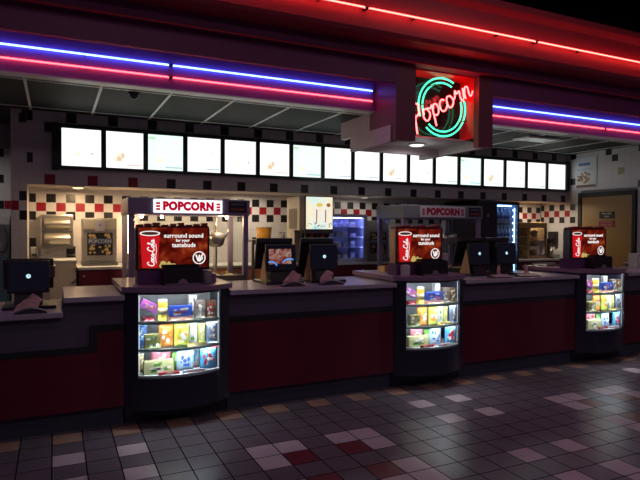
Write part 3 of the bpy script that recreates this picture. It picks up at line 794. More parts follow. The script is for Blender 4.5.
for k, (x, lab) in enumerate(((4.50, 'nearest the neon sign case'), (4.91, 'in front of the black drinks fridge'))):
    t = thing('signature_pad', 'flat dark pad with pale edge ' + lab, 'pad', (x, 4.74, 1.06), 0, 'flat pads by the registers')
    b = MB(); b.prism([(-.05, 0), (.06, 0), (.06, .03), (-.05, .008)], .30, axis='x', a=-.17); b.build('pad', M_blk, t)
    b = MB(); b.prism([(-.052, .009), (.05, .030), (.05, .032), (-.052, .011)], .24, axis='x', a=-.13); b.build('paper_face', mat('pad_paper', (.42, .33, .32), .6), t)
    pink((x+.06, 4.868, 1.061), 'folded pink paper slip on the counter ' + lab, 6+k, .4)

# ------------------------------------------------------------------ popcorn poppers
G_sign = glow('popcorn_sign_lit', (1., .98, .98), 1.25); G_signr = glow('popcorn_sign_red', (.62, .0, .03), .75); G_bulb = glow('warm_bulb', (1., .72, .36), 26.)
M_signoff = mat('popcorn_sign_unlit', (.75, .66, .74), .5); M_signoffr = mat('popcorn_sign_red_unlit', (.4, .01, .05), .5)
def popper(x0, x1, lit, label, yf=5.66):
    w = x1-x0; h = w/2; t = thing('popcorn_machine', label, 'popcorn machine', ((x0+x1)/2, yf, 0), 0, 'popcorn machines behind the counter'); d = .62
    b = MB(); b.box(-h, h, .0, d, 0, 1.03); b.build('cabinet', M_redpan, t)
    b = MB(); b.box(-h, h, -.01, d, 1.03, 1.065, .005); b.box(-h+.03, h-.03, .0, .02, 1.065, 1.10); b.build('deck', M_dsteel, t)
    for sx in (-1, 1):
        for yy_ in (0, d-.06):
            wd = .055
            xa, xb_ = sorted((sx*h, sx*(h-wd))); bx('corner_post', M_lav, (xa, xb_, yy_, yy_+.05, 1.065, 1.72), t, .006)
    b = MB(); b.box(-h-.01, h+.01, -.02, d, 1.72, 1.888, .012); b.build('header', M_lav if lit else mat('grey_enamel', (.22, .22, .25), .4), t)
    sp = bx('sign_panel', G_sign if lit else M_signoff, (-.375, .31, -.034, -.02, 1.742, 1.875), t)
    text('POPCORN', .110, G_signr if lit else M_signoffr, sp, (-.032, -.0345, 1.806), bold=.0085, sx=.90)
    b = MB()
    for s in (-1, 1):
        xx = -.032+s*.30
        for q in range(3): b.box(xx-.02, xx+.02, -.0355, -.034, 1.766+q*.029, 1.787+q*.029)
    b.build('sign_ornament', G_signr if lit else M_signoffr, sp)
    cp = bx('control_panel', M_blk, (h-.22, h-.03, -.03, -.02, 1.755, 1.87), t, .003)
    b = MB(); b.box(h-.20, h-.06, -.0325, -.03, 1.83, 1.852); b.build('display_strip', mat('panel_grey', (.12, .12, .16), .3), cp)
    b = MB()
    for q in range(5): b.box(h-.195+q*.03, h-.18+q*.03, -.034, -.03, 1.775, 1.80)
    b.build('switch', mat('switch_red', (.5, .1, .08), .4), cp)
    b = MB(); b.box(-h+.075, h-.055, .015, .018, 1.10, 1.72); b.build('front_glass', M_glass, t)
    bx('side_glass', M_glass, (-h+.02, -h+.023, .05, d-.06, 1.065, 1.72), t); bx('side_glass', M_glass, (h-.023, h-.02, .05, d-.06, 1.065, 1.72), t)
    k = thing('kettle', None, None); k.parent = t; k.location = (h-.27, .30, 1.42)
    for key in ('label', 'category'): 
        if key in k: del k[key]
    b = MB(); b.lathe([(.05, -.03), (.085, 0), (.095, .05), (.095, .10), (.06, .125), (.02, .13)], n=20); b.build('kettle_pot', M_steel, k)
    b = MB(); b.tube([(0, 0, .125), (0, 0, .297)], .012); b.tube([(-.02, 0, .07), (-.19, 0, .0)], .008); b.tube([(.09, 0, .06), (.13, -.02, .12), (.13, -.02, .17)], .008); b.build('hanger_arm', M_dsteel, k)
    b = MB(); b.box(.02, .04, .1, .2, -.356, .297); b.build('support_post', M_steel, k)
    b = MB(); r = random.Random(5)
    for q in range(60):
        xx = r.uniform(-h+.1, h-.1); s_ = r.uniform(.014, .022)
        c_ = bmesh.new(); bmesh.ops.create_icosphere(c_, subdivisions=1, radius=s_); b.add(c_, Matrix.Translation((xx, r.uniform(.06, .5), 1.066+s_*.7+r.uniform(0, .02)*(q % 2))))
    o = b.build('loose_popcorn', mat('popcorn_kernel', (.8, .68, .36), .7), t); o['kind'] = 'stuff'
    if lit:
        for xx in (-h+.14, -h+.34, h-.19):
            b = MB(); b.lathe([(.008, 0), (.016, -.012), (.014, -.026), (.003, -.032)], c=(xx, .16, 1.719), n=12); b.build('bulb', G_bulb, t)
    else:
        b = MB(); b.lathe([(.012, 0), (.026, -.025), (.022, -.05), (.004, -.06)], c=(-h+.14, .12, 1.719), n=12); b.build('bulb', M_lgrey, t)
    return t
popper(.645, 1.85, True, 'glass popcorn machine under its own lit white POPCORN sign')
popper(3.80, 5.00, False, 'glass popcorn machine with an unlit POPCORN sign near the neon sign case')

# ------------------------------------------------------------------ back counters and machines
def back_counter(x0, x1, label, z=1.13, m=M_redpan, yf=6.72, doors=2):
    t = thing('back_cabinet', label, 'cabinet', ((x0+x1)/2, yf, 0), 0, 'cabinets along the back wall'); h = (x1-x0)/2
    bx('carcass', M_blkm, (-h, h, .02, YB-yf-.01, 0, z-.03), t)
    for q in range(doors):
        a = -h+2*h*q/doors+.006; e = -h+2*h*(q+1)/doors-.006
        dd = bx('door', m, (a, e, 0, .02, .1, z-.035), t)
        b = MB(); b.lathe([(.004, 0), (.012, .004), (.012, .018), (.006, .022)], M=Matrix.Translation((a+.05, .0, z-.1)) @ Matrix.Rotation(PI/2, 4, 'X'), n=10); b.build('knob', M_steel, dd)
    b = MB(); b.box(-h-.01, h+.01, -.03, YB-yf-.005, z-.03, z, .004); b.build('worktop', M_lgrey, t)
    return t
back_counter(.235, .74, 'red back cabinet under the machine with the popcorn poster', 1.15, doors=1)
back_counter(.76, 2.60, 'red back cabinet seen through the lit popcorn machine', 1.13, mat('maple_door', (.5, .2, .1), .5), doors=3)
back_counter(2.62, 5.55, 'red back cabinet under the blue lit glass cooler', 1.13, doors=5)
back_counter(6.52, 7.84, 'red back cabinet beside the black drinks fridge', 1.11, doors=3)
t = thing('sink_cabinet', 'pale cabinet under the steel towel dispenser', 'cabinet', (.09, 6.74, 0))
bx('body', M_cream, (-.14, .12, 0, YB-6.75, 0, 1.2), t, .004); b = MB(); b.box(-.15, .13, -.015, YB-6.75, 1.2, 1.23, .004); b.build('top', M_lgrey, t)
b = MB(); b.tube([(.08, -.018, .98), (.11, -.03, .99), (.115, -.02, 1.02)], .008); b.build('latch', M_dsteel, t)

# towel dispenser
t = thing('towel_dispenser', 'double steel towel dispenser on the tiled back wall', 'dispenser', (.025, YB-.005, 1.34))
b = MB(); b.box(-.175, .175, -.12, 0, 0, .40, .012); b.build('housing', M_steel, t)
for z in (.045, .225):
    b = MB(); n = 8
    pf = [(-.125-.045*math.sin(PI*q/n), z+.135*q/n) for q in range(n+1)]
    b.prism([(-.12, z), *pf, (-.12, z+.135)], .27, axis='x', a=-.135); b.build('roll_cover', mat('cover_steel', (.55, .5, .42), .28, metal=.85), t)
b = MB(); b.box(-.16, .16, -.13, -.12, .19, .205); b.box(-.17, .17, -.135, -.12, .0, .03); b.build('edge_bar', M_dsteel, t)
t = thing('soap_dispenser', 'small grey soap dispenser on the wall by the pillar', 'dispenser', (-.215, YB-.004, 1.24))
b = MB(); b.box(-.04, .04, -.08, 0, 0, .12, .01); b.build('case', M_grey, t); b = MB(); b.box(-.025, .025, -.09, -.08, .015, .045, .003); b.build('push_bar', M_blk, t)
# poster machine
POP = picture_mat('popcorn_art', [(.3, (.02, .015, .02)), (.5, (.05, .035, .02)), (.58, (.35, .22, .06)), (.7, (.55, .4, .15))], 24, .22)
POPm = mat('popcorn_print', (.3, .2, .08), .5, var=.95, scale=30)
def warmer(x0, x1, y, z0, z1, label):
    w = x1-x0; h = w/2; H = z1-z0
    t = thing('popcorn_warmer', label, 'popcorn warmer', ((x0+x1)/2, y, z0), 0, 'grey warmers with popcorn posters')
    b = MB(); b.box(-h, h, .0, .40, .045, H, .008); b.build('housing', M_grey, t)
    b = MB(); b.box(-h-.01, h+.01, -.03, .40, 0, .045, .005); b.build('foot', M_dsteel, t)
    hd = bx('upper_panel', mat('warmer_top', (.45, .42, .36), .45), (-h+.008, h-.008, -.006, 0, H-.13, H-.012), t, .002)
    pl_ = bx('paper_note', mat('pale_note', (.5, .48, .6), .6), (-.05, .05, -.0085, -.006, H-.15, H-.03), t)
    b = MB(); b.stroke([(-.01, H-.09), (.0, H-.07), (.01, H-.09)], .006, -.0086); b.build('note_mark', M_blk, pl_)
    pp = bx('poster', M_blkm, (-h+.045, h-.045, -.005, 0, .12, H-.17), t)
    b = MB(); r = random.Random(9)
    for q in range(75):
        s_ = r.uniform(-1, 1); xx = s_*(h-.075); zz = r.uniform(.14, H-.19)
        if abs(xx) < .06 and r.random() < .7: continue
        b.disc(xx, zz, r.uniform(.012, .024), r.uniform(.01, .02), -.005-.00003*q, n=7)
    b.build('printed_popcorn', mat('gold_print', (.6, .45, .18), .5, var=.3), pp)
    bd = bx('blue_band', mat('band_blue', (.04, .08, .22), .5), (-h+.055, h-.055, -.0095, -.007, .245, .315), pp)
    text('POPCORN', .06, mat('band_lettering', (.6, .62, .7), .5), bd, (0, -.010, .28), bold=.0012, sx=.85)
    return t
warmer(.29, .655, 6.92, 1.15, 1.70, 'grey warmer with a popcorn poster, beside the lit popcorn machine')
warmer(3.98, 4.33, 6.82, 1.13, 1.71, 'grey warmer with a popcorn poster, beside the blue lit cooler')
# soda fountain
t = thing('soda_fountain', 'tall cream soda fountain with a glowing picture of two iced drinks', 'drink machine', (2.99, 6.40, 1.13))
b = MB(); b.box(-.235, .235, .0, .42, .44, .865, .004); b.box(-.235, .235, .16, .42, .03, .44); b.build('body', mat('fountain_tan', (.42, .36, .28), .5), t)
b = MB(); b.box(-.25, .25, -.03, .45, 0, .03, .005); b.build('drip_tray', M_dsteel, t)
b = MB(); b.box(-.165, .225, -.012, 0, .44, .87, .003); b.build('picture_frame', M_blk, t)
DR = picture_mat('drink_art', [(.25, (.35, .75, .8)), (.42, (.75, .95, .9)), (.55, (1., .93, .7)), (.75, (.95, .75, .4))], 3.2, .95, 2., .3)
lp = bx('lit_picture', DR, (-.152, .215, -.02, -.012, .455, .86), t)
ms = [glow('art_cup', (.95, .9, .78), .95), glow('art_yellow', (.95, .75, .15), .8), glow('art_red', (.6, .2, .12), .6), glow('art_brown', (.45, .3, .16), .55)]
b = MB()
for cx_, m2 in ((-.0, 1), (.125, 2)):
    b.mi = 0; b.prism([(cx_-.035, .53), (cx_+.035, .53), (cx_+.045, .74), (cx_-.045, .74)], .001, axis='y', a=-.0212)
    b.mi = m2; b.disc(cx_+.03, .76, .045 if m2 == 1 else .028, .025, -.0213)
    b.mi = 2; b.prism([(cx_-.018, .54), (cx_-.004, .54), (cx_+.0, .70), (cx_-.016, .70)], .001, axis='y', a=-.0224)
b.mi = 3; r = random.Random(2)
for q in range(26): b.disc(r.uniform(-.14, .2), .465+r.uniform(0, .07), r.uniform(.005, .012), .006, -.0214-.00002*q, n=7)
b.build('printed_drinks', ms, lp)
b = MB(); b.box(-.165, .225, -.01, .0, .40, .44); b.box(-.165, .225, .10, .16, .03, .40); b.build('dispenser_face', mat('dispenser_dark', (.06, .05, .06), .4), t)
for q in range(5):
    b = MB(); b.lathe([(.018, 0), (.022, .05), (.016, .09)], c=(-.12+q*.075, .06, .31), n=12); b.box(-.14+q*.075, -.10+q*.075, .03, .10, .37, .44); b.build('nozzle', mat('nozzle_red', (.3, .05, .06), .4) if q % 2 else M_blk, t)
b = MB()
for q in range(5): b.box(-.238, -.235, .10+q*.05, .125+q*.05, .47, .70)
b.box(-.237, -.235, .08, .35, .455, .715); b.build('side_grille', mat('grille_brown', (.14, .11, .08), .5), t)
# blue lit cooler
t = thing('glass_cooler', 'counter cooler with blue lit glass door and boxed snacks', 'cooler', (3.62, 6.76, 1.13))
h = .325; H = .66
b = MB(); b.box(-h, -h+.03, .03, .56, 0, H); b.box(h-.03, h, .03, .56, 0, H); b.box(-h, h, .03, .56, 0, .05); b.box(-h, h, .03, .56, H-.04, H); b.box(-h, h, .53, .56, .05, H-.04); b.build('cabinet', mat('cooler_white', (.5, .5, .62), .4), t)
b = MB(); b.box(-h, -h+.05, 0, .03, 0, H); b.box(h-.06, h, 0, .03, 0, H); b.box(-h+.05, h-.06, 0, .03, 0, .055); b.box(-h+.05, h-.06, 0, .03, H-.045, H); dr = b.build('door', mat('cooler_door', (.42, .42, .5), .4), t)
bx('door_glass', M_glass, (-h+.05, h-.06, .01, .014, .055, H-.045), dr)
bx('lamp', glow('cooler_lamp', (.28, .34, 1.), 26.), (-h+.05, h-.05, .08, .10, H-.055, H-.042), t)
bx('side_lamp', MATS['cooler_lamp'], (h-.05, h-.035, .034, .044, .1, H-.1), t)
for z in (.20, .34, .48):
    bx('shelf', mat('cooler_shelf', (.6, .6, .75), .3), (-h+.03, h-.03, .06, .53, z, z+.008), t)
r = random.Random(12)
for zi, z in enumerate((.0505, .2085, .3485, .4885)):
    for q in range(4):
        w_ = r.uniform(.06, .1); x = 3.62-.26+q*.115+.06
        sweet_box(w_, r.uniform(.05, .085), .1, [(.6, .62, .75), (.35, .3, .6), (.75, .72, .7), (.3, .36, .55)][(q+zi) % 4], [WHI, CRE, BLU, PNK][(q*3+zi) % 4], 40+zi*5+q,
                  '%s snack carton on the %s shelf of the blue lit cooler' % (['leftmost', 'second', 'third', 'rightmost'][q], ['bottom', 'second lowest', 'second highest', 'top'][zi]), (x, 6.76+.10, 1.13+z), 'cartons in the blue lit cooler', name='snack_carton')
# black drinks fridge
t = thing('drinks_fridge', 'tall black drinks fridge with blue lit bottles', 'fridge', (6.06, 6.46, 0))
h = .40; H = 2.02
b = MB(); b.box(-h, -h+.04, .04, .8, 0, H); b.box(h-.03, h, .04, .8, 0, H); b.box(-h, h, .04, .8, 0, .2); b.box(-h, h, .04, .8, H-.04, H); b.box(-h, h, .76, .8, .2, H-.04); b.box(-h, -.06, .04, .10, .2, H-.04); b.build('cabinet', M_blk, t)
bx('lining', mat('fridge_lining', (.45, .5, .62), .4), (h-.034, h-.0305, .06, .7, .2, H-.05), t); bx('back_lining', MATS['fridge_lining'], (-.05, h-.036, .74, .755, .2, H-.05), t)
b = MB(); b.box(-h, -.045, 0, .04, .1, H-.01); b.box(h-.03, h, 0, .04, .1, H-.01); b.box(-.045, h-.03, 0, .04, .1, .2); b.box(-.045, h-.03, 0, .04, H-.05, H-.01); dr = b.build('door', M_blk, t)
bx('door_glass', M_glass, (-.045, h-.05, .015, .02, .2, H-.05), dr)
b = MB(); b.tube([(-.03, -.03, 1.0), (-.03, -.03, 1.4)], .01); b.build('handle', M_dsteel, dr)
b = MB(); b.disc(-.22, 1.80, .025, .025, -.0005); b.build('badge', mat('badge_grey', (.2, .2, .24), .4), dr)
bx('lamp', glow('fridge_lamp', (.2, .42, 1.), 9.), (h-.05, h-.042, .048, .056, .4, H-.1), t)
bx('top_lamp', MATS['fridge_lamp'], (-.02, h-.08, .08, .10, H-.075, H-.055), t)
for q in range(7):
    b = MB(); b.lathe([(.012, 0), (.016, -.01), (.012, -.022)], c=(h-.065, .05, 1.30+q*.1), n=8); b.build('light_dot', glow('dot_white', (.8, .92, 1.), 5.), t)
fz = (1.15, 1.43, 1.70)
for z in fz: bx('shelf', mat('fridge_shelf', (.35, .4, .55), .3), (-.055, h-.045, .06, .5, z, z+.01), t)
for zi, z in enumerate(fz):
    for q in range(5):
        x = 6.06+.0+q*.07
        o = thing('drink_bottle', '%s water bottle on the %s shelf of the black drinks fridge' % (['first', 'second', 'third', 'fourth', 'fifth'][q], ['lower', 'middle', 'upper'][zi]), 'bottle', (x, 6.46+.10, z+.0102), 0, 'bottles in the black drinks fridge')
        b = MB(); b.lathe([(.026, 0), (.03, .01), (.03, .12), (.02, .165), (.012, .18), (.012, .195)], n=12); b.build('bottle_body', mat('water_blue', (.35, .55, .85), .15), o)
        b = MB(); b.lathe([(.014, .1951), (.014, .215)], n=10); b.build('cap', M_wpaper, o)
        b = MB(); b.lathe([(.0305, .05), (.0305, .1)], n=12); b.build('printed_band', mat('water_band', (.06, .14, .5), .4), o)
# nacho warmer
t = thing('snack_warmer', 'glass snack warmer with shelves beside the black drinks fridge', 'warmer', (7.26, 6.84, 1.11))
h = .21; H = .60
bx('base', M_dtan, (-h, h, 0, .4, 0, .05), t, .004); bx('hood', M_dtan, (-h, h, 0, .4, H-.09, H), t, .006)
for sx in (-1, 1):
    for y in (0, .37):
        xa, xb_ = sorted((sx*h, sx*(h-.025))); bx('post', M_dtan, (xa, xb_, y, y+.03, .05, H-.09), t)
for z in (.20, .36): bx('rack', M_steel, (-h+.026, h-.026, .035, .36, z, z+.008), t)
bx('back', M_dtan, (-h+.025, h-.025, .385, .4, .05, H-.09), t)
for k, (x, z, m) in enumerate(((-.1, .0501, (.6, .5, .35)), (.06, .0501, (.55, .42, .25)), (-.04, .2081, (.5, .3, .15)), (.08, .2081, (.6, .5, .35)), (-.09, .3681, (.5, .25, .12)), (.07, .3681, (.55, .42, .25)))):
    o = thing('food_tub', '%s tub %s of the snack warmer' % (['pale', 'tan', 'brown', 'pale', 'dark brown', 'tan'][k], ['on the floor, fridge side', 'on the floor, wall side', 'on the lower rack, fridge side', 'on the lower rack, wall side', 'on the upper rack, fridge side', 'on the upper rack, wall side'][k]), 'tub', (7.26+x, 6.84+.15, 1.11+z), 0, 'tubs in the snack warmer')
    b = MB(); b.lathe([(.045, 0), (.06, .08), (.062, .085)], n=14); b.build('tub', mat('tub_%d' % k, m, .5), o); b = MB(); b.lathe([(.055, .0851), (.03, .1), (.008, .105)], n=14); b.build('filling', mat('filling', (.65, .45, .15), .7), o)
o = thing('towel_stack', 'white folded towels on the back cabinet near the door', 'towels', (7.68, 6.95, 1.11))
for z in (0, .03): 
    b = MB(); b.box(-.11, .11, -.1, .1, z, z+.029, .01); b.build('folded_towel', mat('towel_white', (.7, .66, .58), .9, bump=.4), o)
o = thing('wall_box', 'tan wooden box on the back wall near the door', 'box', (7.70, YB-.006, 1.40))
b = MB(); b.box(-.09, .09, -.14, 0, 0, .33, .004); b.build('case', M_tan, o); b = MB(); b.box(-.07, .07, -.145, -.14, .02, .2); b.build('flap', M_dtan, o)
o = thing('drink_mixer', 'dark small mixer beside the snack warmer', 'mixer', (7.52, 6.80, 1.11))
b = MB(); b.box(-.03, .03, -.05, .07, 0, .03, .005); b.box(-.02, .02, .03, .07, .03, .26); b.build('body', M_dsteel, o); b = MB(); b.box(-.028, .028, -.05, .06, .26, .34, .01); b.build('motor_head', M_blk, o); b = MB(); b.lathe([(.024, .0301), (.028, .15)], c=(0, -.015, 0), n=12); b.build('cup', M_steel, o)
o = thing('wall_dispenser', 'dark dispenser hung on the side wall past the tan wooden box', 'dispenser', (XR-.004, 7.05, 1.36))
b = MB(); b.box(-.06, 0, -.09, .09, 0, .2, .01); b.build('case', M_blk, o); b = MB(); b.box(-.09, -.06, -.085, -.035, .0, .2, .01); b.build('front_cover', M_blkm, o)
# tub on register roof
# orange tub on a back shelf, seen above the register
t = thing('orange_tub', 'amber tub on the dark slim stand behind the center registers', 'tub', (2.27, 6.35, 1.46))
b = MB(); b.lathe([(.075, 0), (.085, .02), (.092, .13)], n=20); b.build('tub', mat('amber_tub', (.95, .42, .05), .35), t); b = MB(); b.lathe([(.095, .1301), (.095, .145), (.06, .15)], n=20); b.build('lid', mat('amber_lid', (.75, .5, .2), .4), t)
t2 = thing('supply_stand', 'dark slim stand behind the registers carrying the amber tub', 'stand', (2.32, 6.35, 0))
b = MB(); b.box(-.25, .25, -.15, .15, 1.43, 1.46); b.build('shelf_top', M_dsteel, t2)
for sx in (-.235, .235):
    for sy in (-.135, .135): bx('leg', M_dsteel, (sx-.014, sx+.014, sy-.014, sy+.014, 0, 1.43), t2)
bx('lower_shelf', M_dsteel, (-.22, .22, -.12, .12, .5, .52), t2)
o = thing('paper_cup', 'white paper cup on the slim stand beside the amber tub', 'cup', (2.50, 6.35, 1.46))
b = MB(); b.lathe([(.03, 0), (.042, .085)], n=16); b.build('cup_body', M_wpaper, o); b = MB(); b.lathe([(.045, .0851), (.045, .092)], n=16); b.build('lid', M_lgrey, o)

# machine beyond the pillar
t = thing('slush_machine', 'grey drink machine with a hose partly hidden by the pillar', 'drink machine', (-.56, 6.95, 0))
bx('cabinet', mat('teal_cabinet', (.16, .32, .32), .4), (-.3, .115, 0, .5, 0, 1.27), t, .01)
b = MB(); b.prism([(.0, 1.27), (.42, 1.27), (.42, 1.72), (.2, 1.72), (.06, 1.62)], .40, axis='x', a=-.29); b.build('hopper', M_grey, t)
b = MB(); b.tube(catmull([Vector((.06, -.02, 1.62)), Vector((.1, -.04, 1.5)), Vector((.09, -.04, 1.38)), Vector((.05, -.045, 1.32)), Vector((.0, -.04, 1.36)), Vector((.0, -.02, 1.45))], 5), .012); b.build('hose', M_dsteel, t)
b = MB(); b.box(-.1, .05, -.02, .0, 1.30, 1.40, .01); b.build('spout', M_lgrey, t)

# ------------------------------------------------------------------ door on the right wall
M_oak = mat('oak_veneer', (.36, .20, .075), .42, var=.25, scale=6)
nt = M_oak.node_tree
for n in nt.nodes:
    if n.type == 'TEX_NOISE':
        mp = nt.nodes.new('ShaderNodeMapping'); mp.inputs['Scale'].default_value = (14, 14, .9)
        tc = [q for q in nt.nodes if q.type == 'TEX_COORD'][0]; nt.links.new(tc.outputs['Object'], mp.inputs[0]); nt.links.new(mp.outputs[0], n.inputs['Vector'])
d1 = bx('door_1', M_oak, (XR-.012, XR+.03, 5.59, 6.49, .01, 2.13)); struct(d1, 'brown oak door in the tiled side wall')
b = MB(); b.box(XR-.03, XR+.03, 5.53, 5.588, 0, 2.20); b.box(XR-.03, XR+.03, 6.492, 6.55, 0, 2.20); b.box(XR-.03, XR+.03, 5.588, 6.492, 2.132, 2.20); b.build('door_frame', M_blkm, d1)
def sign(name, y0, y1, z0, z1, m, lines, d):
    s = bx(name, m, (XR-.02, XR-.012, y0, y1, z0, z1), d)
    n = len(lines)
    for q, l in enumerate(lines):
        text(l, (z1-z0)*.30, M_wpaper if name == 'black_sign' else mat('sign_pink', (.6, .3, .35), .5), s, (XR-.0205, (y0+y1)/2, z1-(z1-z0)*(.30+.42*q)), rot=(PI/2, 0, -PI/2), bold=.0006)
sign('black_sign', 5.89, 6.15, 1.775, 1.88, M_blkm, ['EMPLOYEES', 'ONLY'], d1)
sign('red_sign', 5.89, 6.16, 1.645, 1.74, mat('sign_red', (.3, .02, .04), .5), ['THIS IS NOT', 'A PUBLIC EXIT'], d1)
b = MB(); b.lathe([(.028, 0), (.03, .008), (.012, .012), (.012, .04), (.028, .05), (.03, .07), (.018, .08)], M=Matrix.Translation((XR-.012, 5.65, 1.08)) @ Matrix.Rotation(-PI/2, 4, 'Y'), n=16); b.build('handle', M_steel, d1)
# poster
t = thing('wall_poster', 'white poster of a bowl of food above the wooden door', 'poster', (XR-.003, 6.42, 2.29))
b = MB(); b.box(-.006, 0, -.20, .20, 0, .49); b.build('sheet', mat('poster_white', (.62, .66, .72), .5, var=.03), t)
b = MB()
for q in range(7): b.box(-.0075, -.006, .115-q*.032, .14-q*.032, .355, .40)
b.build('blue_heading', mat('poster_blue', (.05, .12, .4), .5), t)
b = MB(); 
for q in range(12): b.box(-.0075, -.006, .15-q*.027, .168-q*.027, .285+.004*(q % 3), .305+.003*(q % 2))
b.build('grey_subheading', mat('poster_grey', (.35, .42, .5), .5), t)
b = MB(); n = 26
b.face([(-.0072, .02+.16*math.cos(2*PI*k/n), .13+.10*math.sin(2*PI*k/n)) for k in range(n)]); b.build('printed_bowl', mat('bowl_white', (.7, .68, .64), .5), t)
b = MB(); r = random.Random(4)
for q in range(34):
    a = r.uniform(0, 6.28); rr = r.uniform(0, 1)**.5
    y_, z_ = .045+.13*rr*math.cos(a), .16+.085*rr*math.sin(a); s_ = r.uniform(.015, .028)
    b.mi = q % 2; b.face([(-.0076-.00003*q, y_+s_*math.cos(2*PI*k/7), z_+s_*.8*math.sin(2*PI*k/7)) for k in range(7)])
b.build('printed_food', [mat('food_brown', (.22, .08, .04), .5), mat('food_tan', (.4, .2, .1), .5)], t)
b = MB(); b.box(-.0074, -.006, -.18, .18, .0, .04); b.build('dark_footer', mat('poster_dark', (.2, .07, .05), .5), t)
# pale dispenser at the right end of the counter
t = thing('napkin_dispenser', 'pale napkin dispenser on the counter beside the door wall', 'dispenser', (7.55, 5.22, 1.06))
b = MB(); b.box(-.09, .09, 0, .14, 0, .2, .012); b.build('case', M_lgrey, t); b = MB(); b.box(-.05, .05, -.004, 0, .05, .14); b.build('napkin_slot', M_wpaper, t)

# ------------------------------------------------------------------ lamps of the place and added fills
def fixture(x, y, z, label, r=.07, st=3., col=(1, .8, .55), up=False):
    t = thing('ceiling_lamp', label, 'lamp', (x, y, z), 0, 'small round lamps over the counter')
    b = MB(); b.lathe([(r*1.25, 0), (r*1.25, -.012), (r, -.016)], n=24); b.build('ring', M_lgrey, t)
    b = MB(); b.lathe([(r, -.0161), (r*.8, -.026), (r*.3, -.031)], n=24); b.build('lens', glow('lens_%s' % label[:12], col, st), t)
    return t
def lamp(name, kind, loc, energy, col, size=.1, rot=(0, 0, 0), sizey=None, spot=None, spread=None):
    l = bpy.data.lights.new(name, kind); l.energy = energy; l.color = col
    if kind == 'AREA':
        l.size = size
        if sizey: l.shape = 'RECTANGLE'; l.size_y = sizey
        if spread: l.spread = spread
    elif kind == 'POINT': l.shadow_soft_size = size
    o = bpy.data.objects.new(name, l); o.location = loc; o.rotation_euler = rot; COL.objects.link(o); return o
W = (1., .68, .35)
fixture(.24, 6.88, 2.055, 'warm lamp under the soffit by the towel dispenser', .06, 2.2, W)
lamp('warm_soffit_lamp', 'AREA', (.24, 6.88, 2.018), 11.0, W, .12)
t = thing('tube_lamp', 'warm upright tube lamp on the tiled wall behind the lit popcorn machine', 'lamp', (.83, YB, 1.24))
b = MB(); b.box(-.03, .03, -.03, 0, 0, .62, .006); b.build('holder', M_lgrey, t)
b = MB(); b.tube([(0, -.045, .03), (0, -.045, .59)], .013, 10); b.build('tube', glow('warm_tube', W, 42.), t)
fixture(4.0, 6.95, 2.055, 'dim lamp under the soffit above the cooler', .06, .35, (1, .9, .75))
lamp('popper_back_fill', 'AREA', (1.5, 6.9, 2.03), 6., (1, .76, .45), .12)  # fill added to brighten the wall behind the popper, no fixture
lamp('cooler_soffit_lamp', 'AREA', (4.05, 7.0, 2.018), 2.2, (1, .9, .7), .1)
fixture(6.07, 6.88, 2.055, 'lamp under the soffit above the black drinks fridge', .06, 1.2, (1, .92, .78))
lamp('door_soffit_lamp', 'AREA', (7.25, 6.9, 2.03), 8.0, (1, .84, .58), .12)
lamp('mid_soffit_lamp', 'AREA', (2.35, 7.0, 2.03), 4.5, (1, .85, .6), .12)
fixture(3.80, 5.40, 2.582, 'round downlight under the popcorn sign housing', .085, 1.6, (.95, 1, .95))
lamp('housing_lamp', 'AREA', (3.80, 5.40, 2.548), 1.6, (.95, 1., .95), .15); lamp('housing_lamp', 'POINT', (3.86, 5.36, 2.42), .5, (.95, 1., .95), .1)
lamp('popper_lamp', 'POINT', (.78, 5.83, 1.66), 5, W, .03); lamp('popper_lamp', 'POINT', (1.62, 5.86, 1.66), 8, W, .03)
lamp('far_room_lamp', 'AREA', (-1.2, 7.2, 2.5), 5, (1., .93, .82), .4)
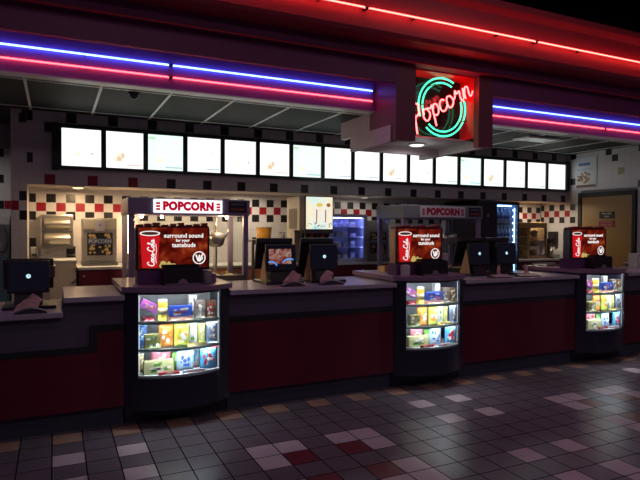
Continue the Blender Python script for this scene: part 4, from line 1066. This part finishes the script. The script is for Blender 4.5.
# unseen fill lamps added under the lobby ceiling for faint lilac ambient
for x, y, e in ((-2.0, -1.0, 18), (2.5, -1.5, 24), (7.0, -.5, 24), (4.5, 2.2, 8), (0.5, 2.0, 7)):
    lamp('lobby_fill', 'AREA', (x, y, 4.58), e, (1., .78, .95), .5)

# small camera dome on the counter ceiling
t = thing('ceiling_camera', 'small dark dome on the ceiling panel near the pillar end', 'camera', (.68, 5.52, ZC-.001))
b = MB(); b.lathe([(.05, 0), (.05, -.02), (.045, -.024)], n=20); b.build('mount', M_blk, t); b = MB(); b.lathe([(.04, -.0241), (.034, -.045), (.016, -.06), (.003, -.064)], n=20); b.build('dome', M_screen, t)
t = thing('ceiling_light', 'flat pale light panel in the ceiling near the door side', 'light', (6.05, 5.75, ZC-.001))
b = MB(); b.box(-.30, .30, -.15, .15, -.02, 0, .004); b.build('frame', M_tbar, t); b = MB(); b.box(-.27, .27, -.12, .12, -.024, -.0201); b.build('diffuser', mat('diffuser', (.5, .6, .5), .3), t)

# ------------------------------------------------------------------ world, camera, view
w = bpy.data.worlds.new('world'); S.world = w; w.use_nodes = True
w.node_tree.nodes['Background'].inputs[0].default_value = (.55, .36, .6, 1); w.node_tree.nodes['Background'].inputs[1].default_value = .05
cam = bpy.data.cameras.new('camera'); co = bpy.data.objects.new('camera', cam); COL.objects.link(co)
cam.sensor_width = 36; cam.lens = 558.79/640*36; cam.clip_start = .05
yaw, pit, rol = .443274, -.0215615, .005511
f = Vector((math.sin(yaw)*math.cos(pit), math.cos(yaw)*math.cos(pit), math.sin(pit))); ri = Vector((math.cos(yaw), -math.sin(yaw), 0)); up = ri.cross(f)
r2 = ri*math.cos(rol)+up*math.sin(rol); u2 = -ri*math.sin(rol)+up*math.cos(rol)
M = Matrix((r2, u2, -f)).transposed().to_4x4(); M.translation = (0, 0, 1.6); co.matrix_world = M
S.camera = co
S.view_settings.view_transform = 'Standard'; S.view_settings.look = 'None'; S.view_settings.exposure = 0; S.view_settings.gamma = 1
S.view_settings.use_curve_mapping = False
S.cycles.use_denoising = True
S.cycles.sample_clamp_indirect = 4
S.cycles.max_bounces = 8; S.cycles.transparent_max_bounces = 16
S.cycles.caustics_reflective = False; S.cycles.caustics_refractive = False
